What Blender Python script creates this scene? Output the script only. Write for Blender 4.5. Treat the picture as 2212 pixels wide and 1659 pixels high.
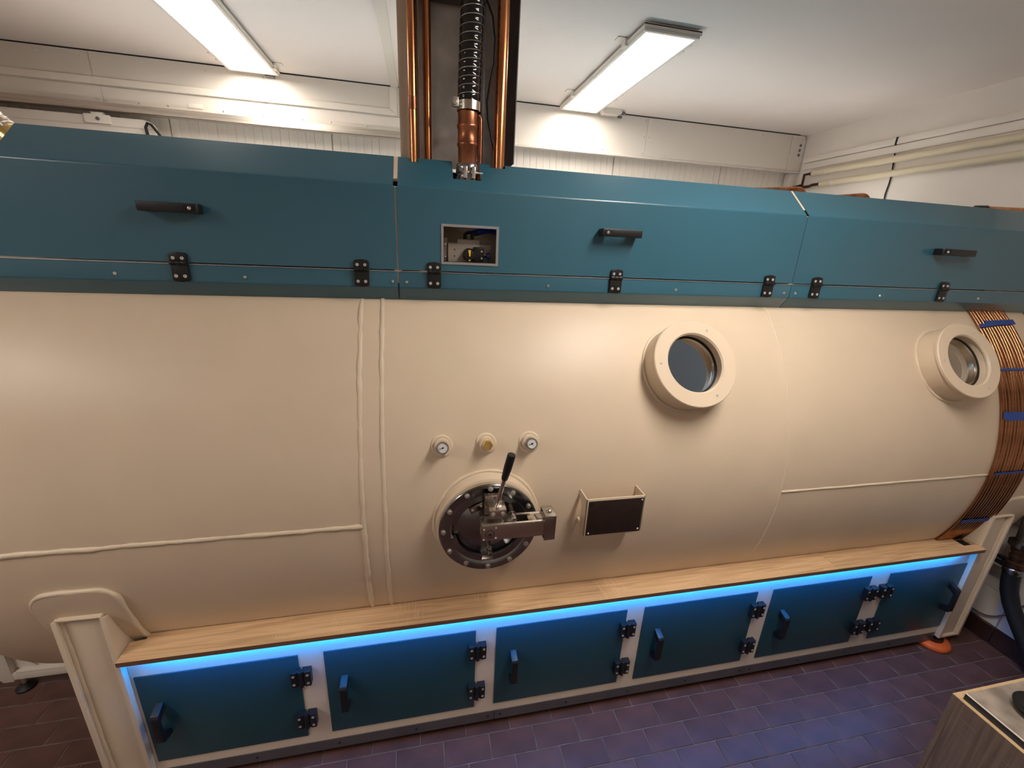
import bpy, bmesh, math, random
from mathutils import Vector, Matrix, noise
random.seed(7)
PI = math.pi
S = bpy.context.scene
COL = S.collection
for o in list(bpy.data.objects):
    bpy.data.objects.remove(o)

# ------------------------------------------------------------------ camera
cam = bpy.data.objects.new('camera', bpy.data.cameras.new('camera'))
COL.objects.link(cam)
cam.data.sensor_width = 36.0
cam.data.lens = 922.774 / 2212 * 36
cam.data.clip_start = 0.02
yaw, pitch, roll = math.radians(12.42881), math.radians(17.83728), math.radians(-2.76439)
cf = Vector((math.sin(yaw) * math.cos(pitch), math.cos(yaw) * math.cos(pitch), -math.sin(pitch)))
cr = Vector((math.cos(yaw), -math.sin(yaw), 0))
cd = cf.cross(cr)
r2 = cr * math.cos(roll) + cd * math.sin(roll)
d2 = cd * math.cos(roll) - cr * math.sin(roll)
cam.matrix_world = Matrix(((r2.x, -d2.x, -cf.x, 0), (r2.y, -d2.y, -cf.y, 0), (r2.z, -d2.z, -cf.z, 1.98), (0, 0, 0, 1)))
S.camera = cam

# ------------------------------------------------------------------ light, exposure
S.view_settings.view_transform = 'Standard'
S.view_settings.look = 'None'
S.view_settings.gamma = 1
S.view_settings.use_curve_mapping = False
S.view_settings.exposure = 0.0
PANEL_POWER = 45.0          # radiance of the ceiling panels over the free floor
DIM_POWER = 20.0            # radiance of the two panels above the chamber
UPLIGHT_POWER = 38.0        # radiance of the added uplight strip on top of the hood
STRIP_POWER = 210.0          # radiance of the blue strip under the shelf
world = bpy.data.worlds.new('world')
S.world = world
world.use_nodes = True
world.node_tree.nodes['Background'].inputs[0].default_value = (1, 0.9, 0.8, 1)
world.node_tree.nodes['Background'].inputs[1].default_value = 0.02
S.cycles.max_bounces = 10
S.cycles.diffuse_bounces = 6
S.cycles.glossy_bounces = 5

# ------------------------------------------------------------------ materials
def pm(name, col, rough=0.5, metal=0.0, var=None, bump=None, spec=0.5, coat=0.0, emit=None, trans=0.0, rnd=0.0, stretch=(1, 1, 1), col2=None, ior=1.45, aniso=0.0):
    m = bpy.data.materials.new(name)
    m.use_nodes = True
    nt = m.node_tree
    b = nt.nodes['Principled BSDF']
    b.inputs['Base Color'].default_value = (*col, 1)
    b.inputs['Roughness'].default_value = rough
    b.inputs['Metallic'].default_value = metal
    b.inputs['Specular IOR Level'].default_value = spec
    b.inputs['Coat Weight'].default_value = coat
    b.inputs['Coat Roughness'].default_value = 0.12
    b.inputs['Transmission Weight'].default_value = trans
    b.inputs['IOR'].default_value = ior
    b.inputs['Anisotropic'].default_value = aniso
    if emit:
        b.inputs['Emission Color'].default_value = (*emit[0], 1)
        b.inputs['Emission Strength'].default_value = emit[1]
    tc = nt.nodes.new('ShaderNodeTexCoord')
    mp = nt.nodes.new('ShaderNodeMapping')
    mp.inputs['Scale'].default_value = stretch
    nt.links.new(tc.outputs['Object'], mp.inputs[0])
    last = None
    if var:
        n = nt.nodes.new('ShaderNodeTexNoise')
        n.inputs['Scale'].default_value = var[0]
        n.inputs['Detail'].default_value = 5
        nt.links.new(mp.outputs[0], n.inputs[0])
        mx = nt.nodes.new('ShaderNodeMix')
        mx.data_type = 'RGBA'
        c2 = col2 if col2 else tuple(c * (1 - var[1]) for c in col)
        rp = nt.nodes.new('ShaderNodeMapRange')
        rp.inputs[1].default_value = 0.35
        rp.inputs[2].default_value = 0.65
        nt.links.new(n.outputs[0], rp.inputs[0])
        nt.links.new(rp.outputs[0], mx.inputs[0])
        mx.inputs[6].default_value = (*col, 1)
        mx.inputs[7].default_value = (*c2, 1)
        last = mx.outputs[2]
        nt.links.new(last, b.inputs['Base Color'])
    if rnd:
        oi = nt.nodes.new('ShaderNodeObjectInfo')
        mr = nt.nodes.new('ShaderNodeMapRange')
        mr.inputs[3].default_value = 1 - rnd
        mr.inputs[4].default_value = 1 + rnd
        nt.links.new(oi.outputs['Random'], mr.inputs[0])
        hs = nt.nodes.new('ShaderNodeHueSaturation')
        hs.inputs['Color'].default_value = (*col, 1)
        if last:
            nt.links.new(last, hs.inputs['Color'])
        nt.links.new(mr.outputs[0], hs.inputs['Value'])
        nt.links.new(hs.outputs[0], b.inputs['Base Color'])
    if bump:
        n2 = nt.nodes.new('ShaderNodeTexNoise')
        n2.inputs['Scale'].default_value = bump[0]
        n2.inputs['Detail'].default_value = 4
        nt.links.new(mp.outputs[0], n2.inputs[0])
        bp = nt.nodes.new('ShaderNodeBump')
        bp.inputs['Strength'].default_value = bump[1]
        bp.inputs['Distance'].default_value = bump[2] if len(bump) > 2 else 0.002
        nt.links.new(n2.outputs[0], bp.inputs['Height'])
        nt.links.new(bp.outputs[0], b.inputs['Normal'])
    return m

def wood(name, c1, c2, c3, along='x', rough=0.45, saw=True):
    m = pm(name, c1, rough, spec=0.4)
    nt = m.node_tree
    b = nt.nodes['Principled BSDF']
    tc = nt.nodes.new('ShaderNodeTexCoord')
    mp = nt.nodes.new('ShaderNodeMapping')
    sc = {'x': (1.1, 22, 22), 'y': (22, 1.1, 22), 'z': (22, 22, 1.1)}[along]
    mp.inputs['Scale'].default_value = sc
    nt.links.new(tc.outputs['Object'], mp.inputs[0])
    n = nt.nodes.new('ShaderNodeTexNoise')
    n.inputs['Scale'].default_value = 2.2
    n.inputs['Detail'].default_value = 8
    n.inputs['Distortion'].default_value = 1.6
    nt.links.new(mp.outputs[0], n.inputs[0])
    cr_ = nt.nodes.new('ShaderNodeValToRGB')
    e = cr_.color_ramp.elements
    e[0].position, e[0].color = 0.3, (*c2, 1)
    e[1].position, e[1].color = 0.62, (*c1, 1)
    e.new(0.47).color = (*[(a + d) / 2 for a, d in zip(c1, c2)], 1)
    nt.links.new(n.outputs[0], cr_.inputs[0])
    out = cr_.outputs[0]
    if saw:
        mp2 = nt.nodes.new('ShaderNodeMapping')
        mp2.inputs['Scale'].default_value = {'x': (170, 9, 9), 'y': (9, 170, 9), 'z': (9, 9, 170)}[along]
        mp2.inputs['Rotation'].default_value = (0, 0, 0.25)
        nt.links.new(tc.outputs['Object'], mp2.inputs[0])
        n3 = nt.nodes.new('ShaderNodeTexNoise')
        n3.inputs['Scale'].default_value = 1.0
        nt.links.new(mp2.outputs[0], n3.inputs[0])
        n4 = nt.nodes.new('ShaderNodeTexNoise')
        n4.inputs['Scale'].default_value = 5.0
        nt.links.new(tc.outputs['Object'], n4.inputs[0])
        r1 = nt.nodes.new('ShaderNodeMapRange')
        r1.inputs[1].default_value, r1.inputs[2].default_value = 0.56, 0.68
        nt.links.new(n3.outputs[0], r1.inputs[0])
        r2_ = nt.nodes.new('ShaderNodeMapRange')
        r2_.inputs[1].default_value, r2_.inputs[2].default_value = 0.52, 0.64
        nt.links.new(n4.outputs[0], r2_.inputs[0])
        mu = nt.nodes.new('ShaderNodeMath')
        mu.operation = 'MULTIPLY'
        nt.links.new(r1.outputs[0], mu.inputs[0])
        nt.links.new(r2_.outputs[0], mu.inputs[1])
        mu2 = nt.nodes.new('ShaderNodeMath')
        mu2.operation = 'MULTIPLY'
        mu2.inputs[1].default_value = 0.6
        nt.links.new(mu.outputs[0], mu2.inputs[0])
        mx = nt.nodes.new('ShaderNodeMix')
        mx.data_type = 'RGBA'
        nt.links.new(mu2.outputs[0], mx.inputs[0])
        nt.links.new(out, mx.inputs[6])
        mx.inputs[7].default_value = (*c3, 1)
        out = mx.outputs[2]
    nt.links.new(out, b.inputs['Base Color'])
    return m

M = {}
M['cream'] = pm('cream_paint', (0.68, 0.555, 0.415), 0.40, var=(5, 0.04), bump=(220, 0.10, 0.0006), spec=0.4)
M['cream_rough'] = pm('cream_paint_rough', (0.68, 0.57, 0.44), 0.45, bump=(160, 0.30, 0.0012))
M['weld'] = pm('painted_weld', (0.69, 0.58, 0.44), 0.36, bump=(120, 0.5, 0.002))
M['frame'] = pm('cabinet_cream', (0.70, 0.60, 0.49), 0.5, bump=(90, 0.12, 0.001))
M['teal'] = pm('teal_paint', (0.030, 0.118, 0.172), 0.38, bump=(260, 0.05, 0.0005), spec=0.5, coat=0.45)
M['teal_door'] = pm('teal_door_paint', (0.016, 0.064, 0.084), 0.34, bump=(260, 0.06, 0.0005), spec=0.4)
M['black'] = pm('black_plastic', (0.008, 0.008, 0.009), 0.42, bump=(300, 0.15, 0.0006))
M['rubber'] = pm('black_rubber', (0.007, 0.007, 0.008), 0.55)
M['hosebk'] = pm('glossy_black_hose', (0.010, 0.009, 0.010), 0.12, spec=0.7, bump=(30, 0.15, 0.003))
M['zinc'] = pm('zinc_screw', (0.78, 0.76, 0.72), 0.28, 1.0)
M['white_screw'] = pm('pale_screw', (0.62, 0.60, 0.56), 0.4, 0.5)
M['dark_hole'] = pm('dark_recess', (0.006, 0.005, 0.005), 0.8)
M['steel'] = pm('turned_steel', (0.50, 0.47, 0.44), 0.20, 1.0, var=(14, 0.15), bump=(40, 0.05, 0.0005), stretch=(1, 1, 1))
M['steel_dark'] = pm('ground_steel', (0.34, 0.34, 0.35), 0.22, 1.0, var=(10, 0.3))
M['bolt_steel'] = pm('bolt_steel', (0.72, 0.69, 0.66), 0.32, 1.0)
M['steel_bright'] = pm('milled_steel', (0.66, 0.62, 0.57), 0.22, 1.0)
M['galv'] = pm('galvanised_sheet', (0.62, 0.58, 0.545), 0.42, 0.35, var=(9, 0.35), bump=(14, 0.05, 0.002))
M['galv_shade_grey'] = pm('galvanised_shade_grey', (0.20, 0.19, 0.20), 0.45, 0.6, var=(9, 0.3))  # darker galv: shadow on the duct side, own grey of small fittings
M['copper'] = pm('copper_tube', (0.72, 0.33, 0.15), 0.24, 1.0, var=(6, 0.45), col2=(0.48, 0.17, 0.07), stretch=(3, 3, 0.6))
M['copper_dull'] = pm('dull_copper_tube', (0.46, 0.22, 0.11), 0.24, 1.0, var=(3, 0.4), col2=(0.30, 0.13, 0.06), stretch=(1, 3, 3))
M['copper_old'] = pm('copper_fitting', (0.50, 0.20, 0.11), 0.33, 1.0, var=(12, 0.5))
M['copper_dark'] = pm('tarnished_copper', (0.10, 0.045, 0.025), 0.45, 0.7, var=(20, 0.4))
M['brass'] = pm('brass', (0.82, 0.58, 0.22), 0.25, 1.0, bump=(200, 0.25, 0.001))
M['alu'] = pm('brushed_aluminium', (0.72, 0.66, 0.58), 0.35, 1.0, var=(3, 0.25), stretch=(1, 30, 30))
M['silver'] = pm('satin_silver', (0.46, 0.48, 0.50), 0.38, 0.8)
M['castgrey'] = pm('cast_grey', (0.46, 0.42, 0.37), 0.45, 0.35)
M['yellow'] = pm('yellow_plastic', (0.85, 0.50, 0.02), 0.4)
M['blue_hose'] = pm('blue_hose', (0.03, 0.05, 0.45), 0.2, coat=0.5)
M['blue_tape'] = pm('blue_masking_tape', (0.025, 0.07, 0.30), 0.7, bump=(120, 0.3, 0.001))
M['white'] = pm('white_sheet', (0.66, 0.61, 0.55), 0.38, var=(2, 0.03))
M['panel'] = pm('white_wall_panel', (0.76, 0.70, 0.63), 0.45, var=(30, 0.05), stretch=(1, 1, 0.1))
M['white_plastic'] = pm('white_plastic', (0.72, 0.67, 0.60), 0.4)
M['plaster'] = pm('white_plaster', (0.83, 0.775, 0.72), 0.85, var=(3, 0.04), bump=(60, 0.18, 0.003))
M['ceil'] = pm('ceiling_paint', (0.85, 0.775, 0.73), 0.85, var=(1.2, 0.04), bump=(40, 0.08, 0.003))
M['lag'] = pm('pipe_lagging', (0.70, 0.62, 0.46), 0.6, bump=(90, 0.2, 0.001))
M['wtile'] = pm('white_glazed_tile', (0.62, 0.58, 0.55), 0.18, var=(4, 0.05), rnd=0.05)
M['wgrout'] = pm('wall_grout', (0.30, 0.25, 0.21), 0.9)
M['tile'] = pm('clinker_tile', (0.125, 0.062, 0.053), 0.36, var=(9, 0.3), bump=(70, 0.16, 0.002), rnd=0.10, spec=0.45)
M['grout'] = pm('floor_grout', (0.24, 0.20, 0.185), 0.9, var=(20, 0.5))
M['btile'] = pm('dark_skirting_tile', (0.045, 0.02, 0.018), 0.4, var=(9, 0.3), rnd=0.15)
M['skirt'] = pm('grey_kick_plate', (0.12, 0.105, 0.11), 0.42, 0.2, var=(6, 0.2))
M['orange'] = pm('orange_polyurethane', (0.72, 0.13, 0.025), 0.5, var=(20, 0.2))
M['oak'] = wood('sawn_oak_laminate', (0.74, 0.51, 0.30), (0.50, 0.31, 0.17), (0.84, 0.65, 0.45))
M['oak_edge'] = pm('brown_edge', (0.16, 0.085, 0.05), 0.55)
M['greywood'] = wood('grey_brown_laminate', (0.215, 0.155, 0.118), (0.140, 0.098, 0.074), (0.27, 0.21, 0.165), along='z', rough=0.5)
M['edgeband'] = pm('pale_wood_edge', (0.60, 0.42, 0.24), 0.5, var=(40, 0.12))
M['slab'] = pm('stone_look_slab', (0.36, 0.30, 0.255), 0.4, var=(16, 0.5))
M['slab_edge'] = pm('dark_slab_edge', (0.035, 0.032, 0.034), 0.5)
M['lampwhite'] = pm('led_diffuser', (1, 1, 1), 0.5, emit=((1.0, 0.915, 0.82), PANEL_POWER))
M['lampdim'] = pm('led_diffuser_dimmed', (1, 1, 1), 0.5, emit=((1.0, 0.915, 0.82), DIM_POWER))
M['ledblue'] = pm('led_blue', (0.1, 0.3, 0.6), 0.5, emit=((0.0, 0.27, 1.0), STRIP_POWER))
M['ledwhite'] = pm('led_white', (1, 1, 1), 0.5, emit=((1.0, 0.92, 0.84), UPLIGHT_POWER))
M['glass'] = pm('porthole_glass', (0.92, 0.95, 0.96), 0.02, trans=1.0, ior=1.49)
M['dial'] = pm('gauge_dial', (0.66, 0.66, 0.66), 0.3)
M['plate_dark'] = pm('dark_anodised_plate', (0.060, 0.040, 0.035), 0.38, 0.6, var=(30, 0.15))
M['clearhose'] = pm('clear_spiral_hose', (0.30, 0.22, 0.15), 0.12, coat=0.8)
M['cushion'] = pm('grey_cushion', (0.30, 0.27, 0.25), 0.7)
M['blue_reflection'] = pm('blue_grey_reflection', (0.22, 0.34, 0.52), 0.6)

# ------------------------------------------------------------------ mesh builder
def V(*a):
    return Vector(a)

def frame_of(d):
    d = Vector(d).normalized()
    a = Vector((0, 0, 1)) if abs(d.z) < 0.9 else Vector((1, 0, 0))
    u = d.cross(a).normalized()
    return u, d.cross(u).normalized(), d

class MB:
    def __init__(s):
        s.v, s.f, s.m = [], [], []
    def add(s, vs, fs, m=0):
        k = len(s.v)
        s.v += [tuple(p) for p in vs]
        s.f += [tuple(i + k for i in f) for f in fs]
        s.m += [m] * len(fs)
        return s
    def box(s, x0, x1, y0, y1, z0, z1, m=0):
        vs = [(x, y, z) for z in (z0, z1) for y in (y0, y1) for x in (x0, x1)]
        return s.add(vs, [(0, 2, 3, 1), (4, 5, 7, 6), (0, 1, 5, 4), (2, 6, 7, 3), (0, 4, 6, 2), (1, 3, 7, 5)], m)
    def obox(s, c, ax, ay, az, m=0):
        c, ax, ay, az = Vector(c), Vector(ax), Vector(ay), Vector(az)
        vs = [c + ax * i + ay * j + az * k for k in (-1, 1) for j in (-1, 1) for i in (-1, 1)]
        return s.add(vs, [(0, 2, 3, 1), (4, 5, 7, 6), (0, 1, 5, 4), (2, 6, 7, 3), (0, 4, 6, 2), (1, 3, 7, 5)], m)
    def lathe(s, o, d, prof, seg=32, m=0, close=False):
        """prof: list of (radius, height along d)"""
        u, w, d = frame_of(d)
        o = Vector(o)
        vs, n = [], len(prof)
        for r, h in prof:
            for k in range(seg):
                a = 2 * PI * k / seg
                vs.append(o + d * h + u * (r * math.cos(a)) + w * (r * math.sin(a)))
        fs = []
        for i in range(n if close else n - 1):
            j = (i + 1) % n
            for k in range(seg):
                q = (k + 1) % seg
                fs.append((i * seg + k, i * seg + q, j * seg + q, j * seg + k))
        if not close:
            if prof[0][0] > 1e-6:
                fs.append(tuple(range(seg))[::-1])
            if prof[-1][0] > 1e-6:
                fs.append(tuple((n - 1) * seg + k for k in range(seg)))
        return s.add(vs, fs, m)
    def cyl(s, a, b, r, r1=None, seg=24, m=0):
        a, b = Vector(a), Vector(b)
        L = (b - a).length
        return s.lathe(a, b - a, [(r, 0), (r if r1 is None else r1, L)], seg, m)
    def tube(s, pts, r, seg=10, m=0, cap=True):
        pts = [Vector(p) for p in pts]
        n = len(pts)
        rr = r if isinstance(r, (list, tuple)) else [r] * n
        t0 = (pts[1] - pts[0]).normalized()
        u, w, _ = frame_of(t0)
        vs, fs = [], []
        for i, p in enumerate(pts):
            t = (pts[min(i + 1, n - 1)] - pts[max(i - 1, 0)]).normalized()
            u = (u - t * u.dot(t)).normalized()
            w = t.cross(u)
            for k in range(seg):
                a = 2 * PI * k / seg
                vs.append(p + (u * math.cos(a) + w * math.sin(a)) * rr[i])
        for i in range(n - 1):
            for k in range(seg):
                q = (k + 1) % seg
                fs.append((i * seg + k, i * seg + q, (i + 1) * seg + q, (i + 1) * seg + k))
        if cap:
            fs.append(tuple(range(seg))[::-1])
            fs.append(tuple((n - 1) * seg + k for k in range(seg)))
        return s.add(vs, fs, m)
    def prism(s, poly, ext, m=0):
        """planar polygon (3d points) pushed along ext"""
        n = len(poly)
        e = Vector(ext)
        vs = [Vector(p) for p in poly] + [Vector(p) + e for p in poly]
        fs = [tuple(range(n))[::-1], tuple(range(n, 2 * n))]
        fs += [(i, (i + 1) % n, n + (i + 1) % n, n + i) for i in range(n)]
        return s.add(vs, fs, m)
    def ball(s, c, r, m=0, seg=16, sq=(1, 1, 1)):
        c = Vector(c)
        vs, fs = [], []
        nr = seg // 2
        for i in range(nr + 1):
            t = PI * i / nr
            for k in range(seg):
                a = 2 * PI * k / seg
                vs.append(c + Vector((r * sq[0] * math.sin(t) * math.cos(a), r * sq[1] * math.sin(t) * math.sin(a), r * sq[2] * math.cos(t))))
        for i in range(nr):
            for k in range(seg):
                q = (k + 1) % seg
                fs.append((i * seg + k, (i + 1) * seg + k, (i + 1) * seg + q, i * seg + q))
        return s.add(vs, fs, m)
    def sheet(s, prof, x0, x1, t=0.003, m=0):
        """bent sheet: profile of (y, z), extruded along x, thickness t to the left-hand side"""
        n = len(prof)
        off = []
        for i in range(n):
            a = Vector(prof[max(i - 1, 0)])
            b = Vector(prof[i])
            c = Vector(prof[min(i + 1, n - 1)])
            d1 = (b - a).normalized() if i else (c - b).normalized()
            d2_ = (c - b).normalized() if i < n - 1 else d1
            nn = Vector((d1.y + d2_.y, -d1.x - d2_.x)).normalized()
            k = max(0.5, nn.dot(Vector((d1.y, -d1.x))))
            off.append(b + nn * t / k)
        poly = [(x0, p[0], p[1]) for p in prof] + [(x0, p.x, p.y) for p in reversed(off)]
        vs, nn = [], len(poly)
        vs = poly + [(x1, p[1], p[2]) for p in poly]
        fs = []
        for i in range(n - 1):
            j = nn - 1 - i
            fs.append((i, i + 1, j - 1, j))
            fs.append((nn + j, nn + j - 1, nn + i + 1, nn + i))
        for i in range(nn):
            q = (i + 1) % nn
            fs.append((i, nn + i, nn + q, q))
        return s.add(vs, fs, m)

WP = {}
def wpos(o):
    return WP[o.name] if o is not None else Vector((0, 0, 0))

def link(o, parent, w):
    COL.objects.link(o)
    w = Vector(w)
    WP[o.name] = w
    o.parent = parent
    o.location = w - wpos(parent)
    return o

def mesh_of(mb, name, mats, origin, bevel=0.0, seg=2, angle=32, rep=None):
    me = bpy.data.meshes.new(name)
    o = Vector(origin)
    me.from_pydata([tuple(Vector(p) - o) for p in mb.v], [], mb.f)
    for mt in (mats if isinstance(mats, (list, tuple)) else [mats]):
        me.materials.append(M[mt])
    me.polygons.foreach_set('material_index', mb.m)
    me.validate()
    bm = bmesh.new()
    bm.from_mesh(me)
    bmesh.ops.remove_doubles(bm, verts=bm.verts, dist=1e-6)
    bmesh.ops.recalc_face_normals(bm, faces=bm.faces)
    if bevel:
        es = [e for e in bm.edges if len(e.link_faces) == 2 and e.calc_face_angle(0) > math.radians(angle)]
        if es:
            bmesh.ops.bevel(bm, geom=es, offset=bevel, segments=seg, profile=0.6, affect='EDGES', clamp_overlap=True)
    bm.to_mesh(me)
    bm.free()
    me.polygons.foreach_set('use_smooth', [True] * len(me.polygons))
    me.set_sharp_from_angle(angle=math.radians(angle if angle < 32 else max(angle, 40)))
    return me

def part(name, mb, mats, parent=None, bevel=0.0, origin=None, seg=2, kind=None, label=None, angle=32):
    if origin is None:
        lo = [min(p[i] for p in mb.v) for i in range(3)]
        hi = [max(p[i] for p in mb.v) for i in range(3)]
        origin = [(a + b) / 2 for a, b in zip(lo, hi)]
    o = bpy.data.objects.new(name, mesh_of(mb, name, mats, origin, bevel, seg, angle))
    link(o, parent, origin)
    if kind:
        o['kind'] = kind
    if label:
        o['label'] = label
    return o

def tag(o, label, cat, group=None):
    o['label'] = label
    o['category'] = cat
    if group:
        o['group'] = group
    return o

def thing(name, label, cat, loc=(0, 0, 0), group=None):
    o = bpy.data.objects.new(name, None)
    o.empty_display_size = 0.05
    link(o, None, loc)
    return tag(o, label, cat, group)

def put(mesh, name, parent, w, rot=None):
    o = bpy.data.objects.new(name, mesh)
    link(o, parent, w)
    if rot is not None:
        o.rotation_euler = rot
    return o

def struct(name, mb, mats, **k):
    return part(name, mb, mats, None, kind='structure', **k)

def proj(x, y, z):
    p = cam.matrix_world.inverted() @ Vector((x, y, z))
    if p.z > -0.01:
        return None
    return (1106 + 922.774 * p.x / -p.z, 829.5 - 922.774 * p.y / -p.z)

# ------------------------------------------------------------------ room shell
XW, YB, ZC, XL, YF = 3.069, 3.42, 2.936, -4.2, -2.4
floor = struct('floor', MB().box(XL, XW, YF, YB, -0.08, -0.0025), 'grout')
struct('ceiling', MB().box(XL - 0.1, XW + 0.1, YF - 0.1, YB + 0.1, ZC, ZC + 0.08), 'ceil')
struct('wall_left', MB().box(XL - 0.1, XL, YF, YB, -0.08, ZC), 'plaster')
struct('wall_front', MB().box(XL - 0.1, XW + 0.1, YF - 0.1, YF, -0.08, ZC), 'plaster')
wall_r = struct('wall_right', MB().box(XW, XW + 0.1, YF, YB + 0.1, -0.08, ZC), ['plaster'])

# floor tiles in half bond
def tile_mesh(lx, ly, h=0.012, mt='tile', b=0.0016):
    mb = MB().box(-lx / 2, lx / 2, -ly / 2, ly / 2, -h, 0)
    return mesh_of(mb, 'tile', mt, (0, 0, 0), bevel=b, seg=1)
PX, PYt = 0.1905, 0.098
TM = tile_mesh(PX - 0.003, PYt - 0.003)
far = MB()
tiles = 0
def tile_fields():
    for (ax, bx, y0, xs) in ((-0.6, XW, 1.158, (1.3917, 1.4865)), (XL, -0.6, 1.515, (-1.51, -1.415))):
        k0 = int((YF - y0) / PYt) - 1
        for k in range(k0, int((YB - y0) / PYt) + 1):
            ya, yb = max(y0 + k * PYt, YF), min(y0 + (k + 1) * PYt, YB)
            if yb - ya < 0.02:
                continue
            x0 = xs[k % 2]
            i0 = int((ax - x0) / PX) - 2
            for i in range(i0, int((bx - x0) / PX) + 2):
                xa, xb = max(x0 + i * PX, ax), min(x0 + (i + 1) * PX, bx)
                if xb - xa > 0.03:
                    yield xa, xb, ya, yb
for xa, xb, ya, yb in tile_fields():
    cx_, cy_ = (xa + xb) / 2, (ya + yb) / 2
    q = proj(cx_, cy_, 0)
    seen = q and -70 < q[0] < 2290 and 0 < q[1] < 1740 and (cy_ < 1.36 or (cx_ < -0.9 and cy_ < 2.25))
    if seen and cx_ > 1.6 and cy_ < 0.62:
        seen = False
    if seen and tiles < 296:
        o = put(TM, 'tile', floor, (cx_, cy_, random.uniform(-0.0006, 0.0004)))
        o.scale = ((xb - xa - 0.003) / (PX - 0.003), (yb - ya - 0.003) / (PYt - 0.003), 1)
        o.rotation_euler = (random.uniform(-0.003, 0.003), random.uniform(-0.002, 0.002), random.uniform(-0.004, 0.004))
        tiles += 1
    else:
        far.box(xa + 0.0015, xb - 0.0015, ya + 0.0015, yb - 0.0015, -0.012, 0)
part('tile_field', far, 'tile', floor, kind='stuff')

# right wall: glazed tiles, dark skirting tiles
PW = 0.197
farw = MB()
WTM = mesh_of(MB().box(-0.006, 0.006, -PW / 2 + 0.0015, PW / 2 - 0.0015, -PW / 2 + 0.0015, PW / 2 - 0.0015), 'wall_tile', 'wtile', (0, 0, 0), bevel=0.0015, seg=1)
part('tile_bed', MB().box(XW - 0.004, XW, YF, YB, 0.0, 1.49), 'wgrout', wall_r)
for r in range(7):
    z = 0.108 + (r + 0.5) * PW
    for c in range(-18, 12):
        y = 1.235 + (c + 0.5) * PW
        if y + PW / 2 > YB - 0.02 or y - PW / 2 < YF:
            continue
        if 0.5 < y < 2.0 and r < 5:
            put(WTM, 'wall_tile', wall_r, (XW - 0.004, y, z))
        else:
            farw.box(XW - 0.010, XW, y - PW / 2 + 0.0015, y + PW / 2 - 0.0015, z - PW / 2 + 0.0015, z + PW / 2 - 0.0015)
part('wall_tile_field', farw, 'wtile', wall_r, kind='stuff')
base_r = struct('baseboard_right', MB().box(XW - 0.008, XW - 0.0005, YF, YB, 0.0, 0.104), 'wgrout')
BTM = mesh_of(MB().box(-0.006, 0.006, -0.094, 0.094, -0.053, 0.053), 'skirting_tile', 'btile', (0, 0, 0), bevel=0.002, seg=1)
for c in range(-18, 11):
    y = 1.235 + (c + 0.5) * 0.1905
    if y + 0.1 < YB:
        put(BTM, 'skirting_tile', base_r, (XW - 0.011, y, 0.0545))

# back wall: grooved sandwich panels
wall_b = struct('wall_back', MB().box(XL - 0.1, XW + 0.1, YB + 0.02, YB + 0.1, -0.08, ZC), 'panel')
joints = [-4.2, -3.4, -2.45, -1.52, -0.565, 0.45, 1.468, 2.40, XW]
for a, b in zip(joints[:-1], joints[1:]):
    n = max(2, round((b - a - 0.006) / 0.0515))
    st = (b - a - 0.006) / n
    pr = []
    for i in range(n):
        x = a + 0.003 + i * st
        pr += [(x, YB + 0.0035), (x + 0.0022, YB), (x + st - 0.0022, YB)]
    pr.append((b - 0.003, YB + 0.0035))
    mb = MB()
    mb.prism([(x, y, 1.0) for x, y in pr] + [(b - 0.003, YB + 0.02, 1.0), (a + 0.003, YB + 0.02, 1.0)], (0, 0, ZC - 1.0))
    part('wall_panel', mb, 'panel', wall_b, angle=20)
part('wall_panel_base', MB().box(XL, XW, YB, YB + 0.02, -0.08, 0.999), 'panel', wall_b)

# screw prototypes
SCR = mesh_of(MB().lathe((0, 0, 0), (0, -1, 0), [(0.0055, 0), (0.0055, 0.0012), (0.004, 0.0032), (0.0018, 0.0036), (0.0017, 0.0022), (0.0, 0.0022)], 14), 'screw', 'zinc', (0, 0, 0))
PSCR = mesh_of(MB().lathe((0, 0, 0), (0, -1, 0), [(0.0052, 0), (0.0052, 0.001), (0.0046, 0.0016), (0.002, 0.0016), (0.0016, 0.0004), (0, 0.0004)], 14), 'screw', 'white_screw', (0, 0, 0))
DSCR = mesh_of(MB().lathe((0, 0, 0), (0, -1, 0), [(0.0045, 0), (0.0042, 0.002), (0.0, 0.003)], 10), 'screw', 'black', (0, 0, 0))
WSCR = mesh_of(MB().lathe((0, 0, 0), (0, -1, 0), [(0.0055, 0), (0.005, 0.003), (0.0, 0.005)], 10), 'screw', 'zinc', (0, 0, 0))

# fascia under the ceiling (right and left of the duct)
FY = 3.33
fr = struct('trim_1', MB().box(-0.10, 3.05, FY + 0.004, YB, 2.672, 2.93), 'white')
for a, b in ((-0.098, 0.62), (0.624, 1.664), (1.668, 2.925)):
    part('fascia_panel', MB().box(a, b, FY, FY + 0.004, 2.674, 2.928), 'white', fr, bevel=0.001, seg=1)
cornerp = [(2.929, 2.674), (3.062, 2.674), (3.062, 2.895), (3.052, 2.918), (3.03, 2.928), (2.929, 2.928)]
part('fascia_end', MB().prism([(x, FY, z) for x, z in cornerp], (0, 0.004, 0)), 'white', fr, bevel=0.001, seg=1)
for z in (2.86, 2.825, 2.79):
    part('hole_plug', MB().cyl((3.02, FY, z), (3.02, FY - 0.002, z), 0.0105, seg=20), 'galv_shade_grey', fr)
part('lip_rail', MB().prism([(-0.098, FY - 0.012, 2.655), (-0.098, FY - 0.012, 2.668), (-0.098, FY, 2.676), (-0.098, FY + 0.03, 2.676), (-0.098, FY + 0.03, 2.655)], (3.15, 0, 0)), 'white', fr, bevel=0.002)
part('shadow_gap', MB().box(-2.6, 3.0, FY + 0.003, YB, 2.929, 2.9358), 'dark_hole', fr)
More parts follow.
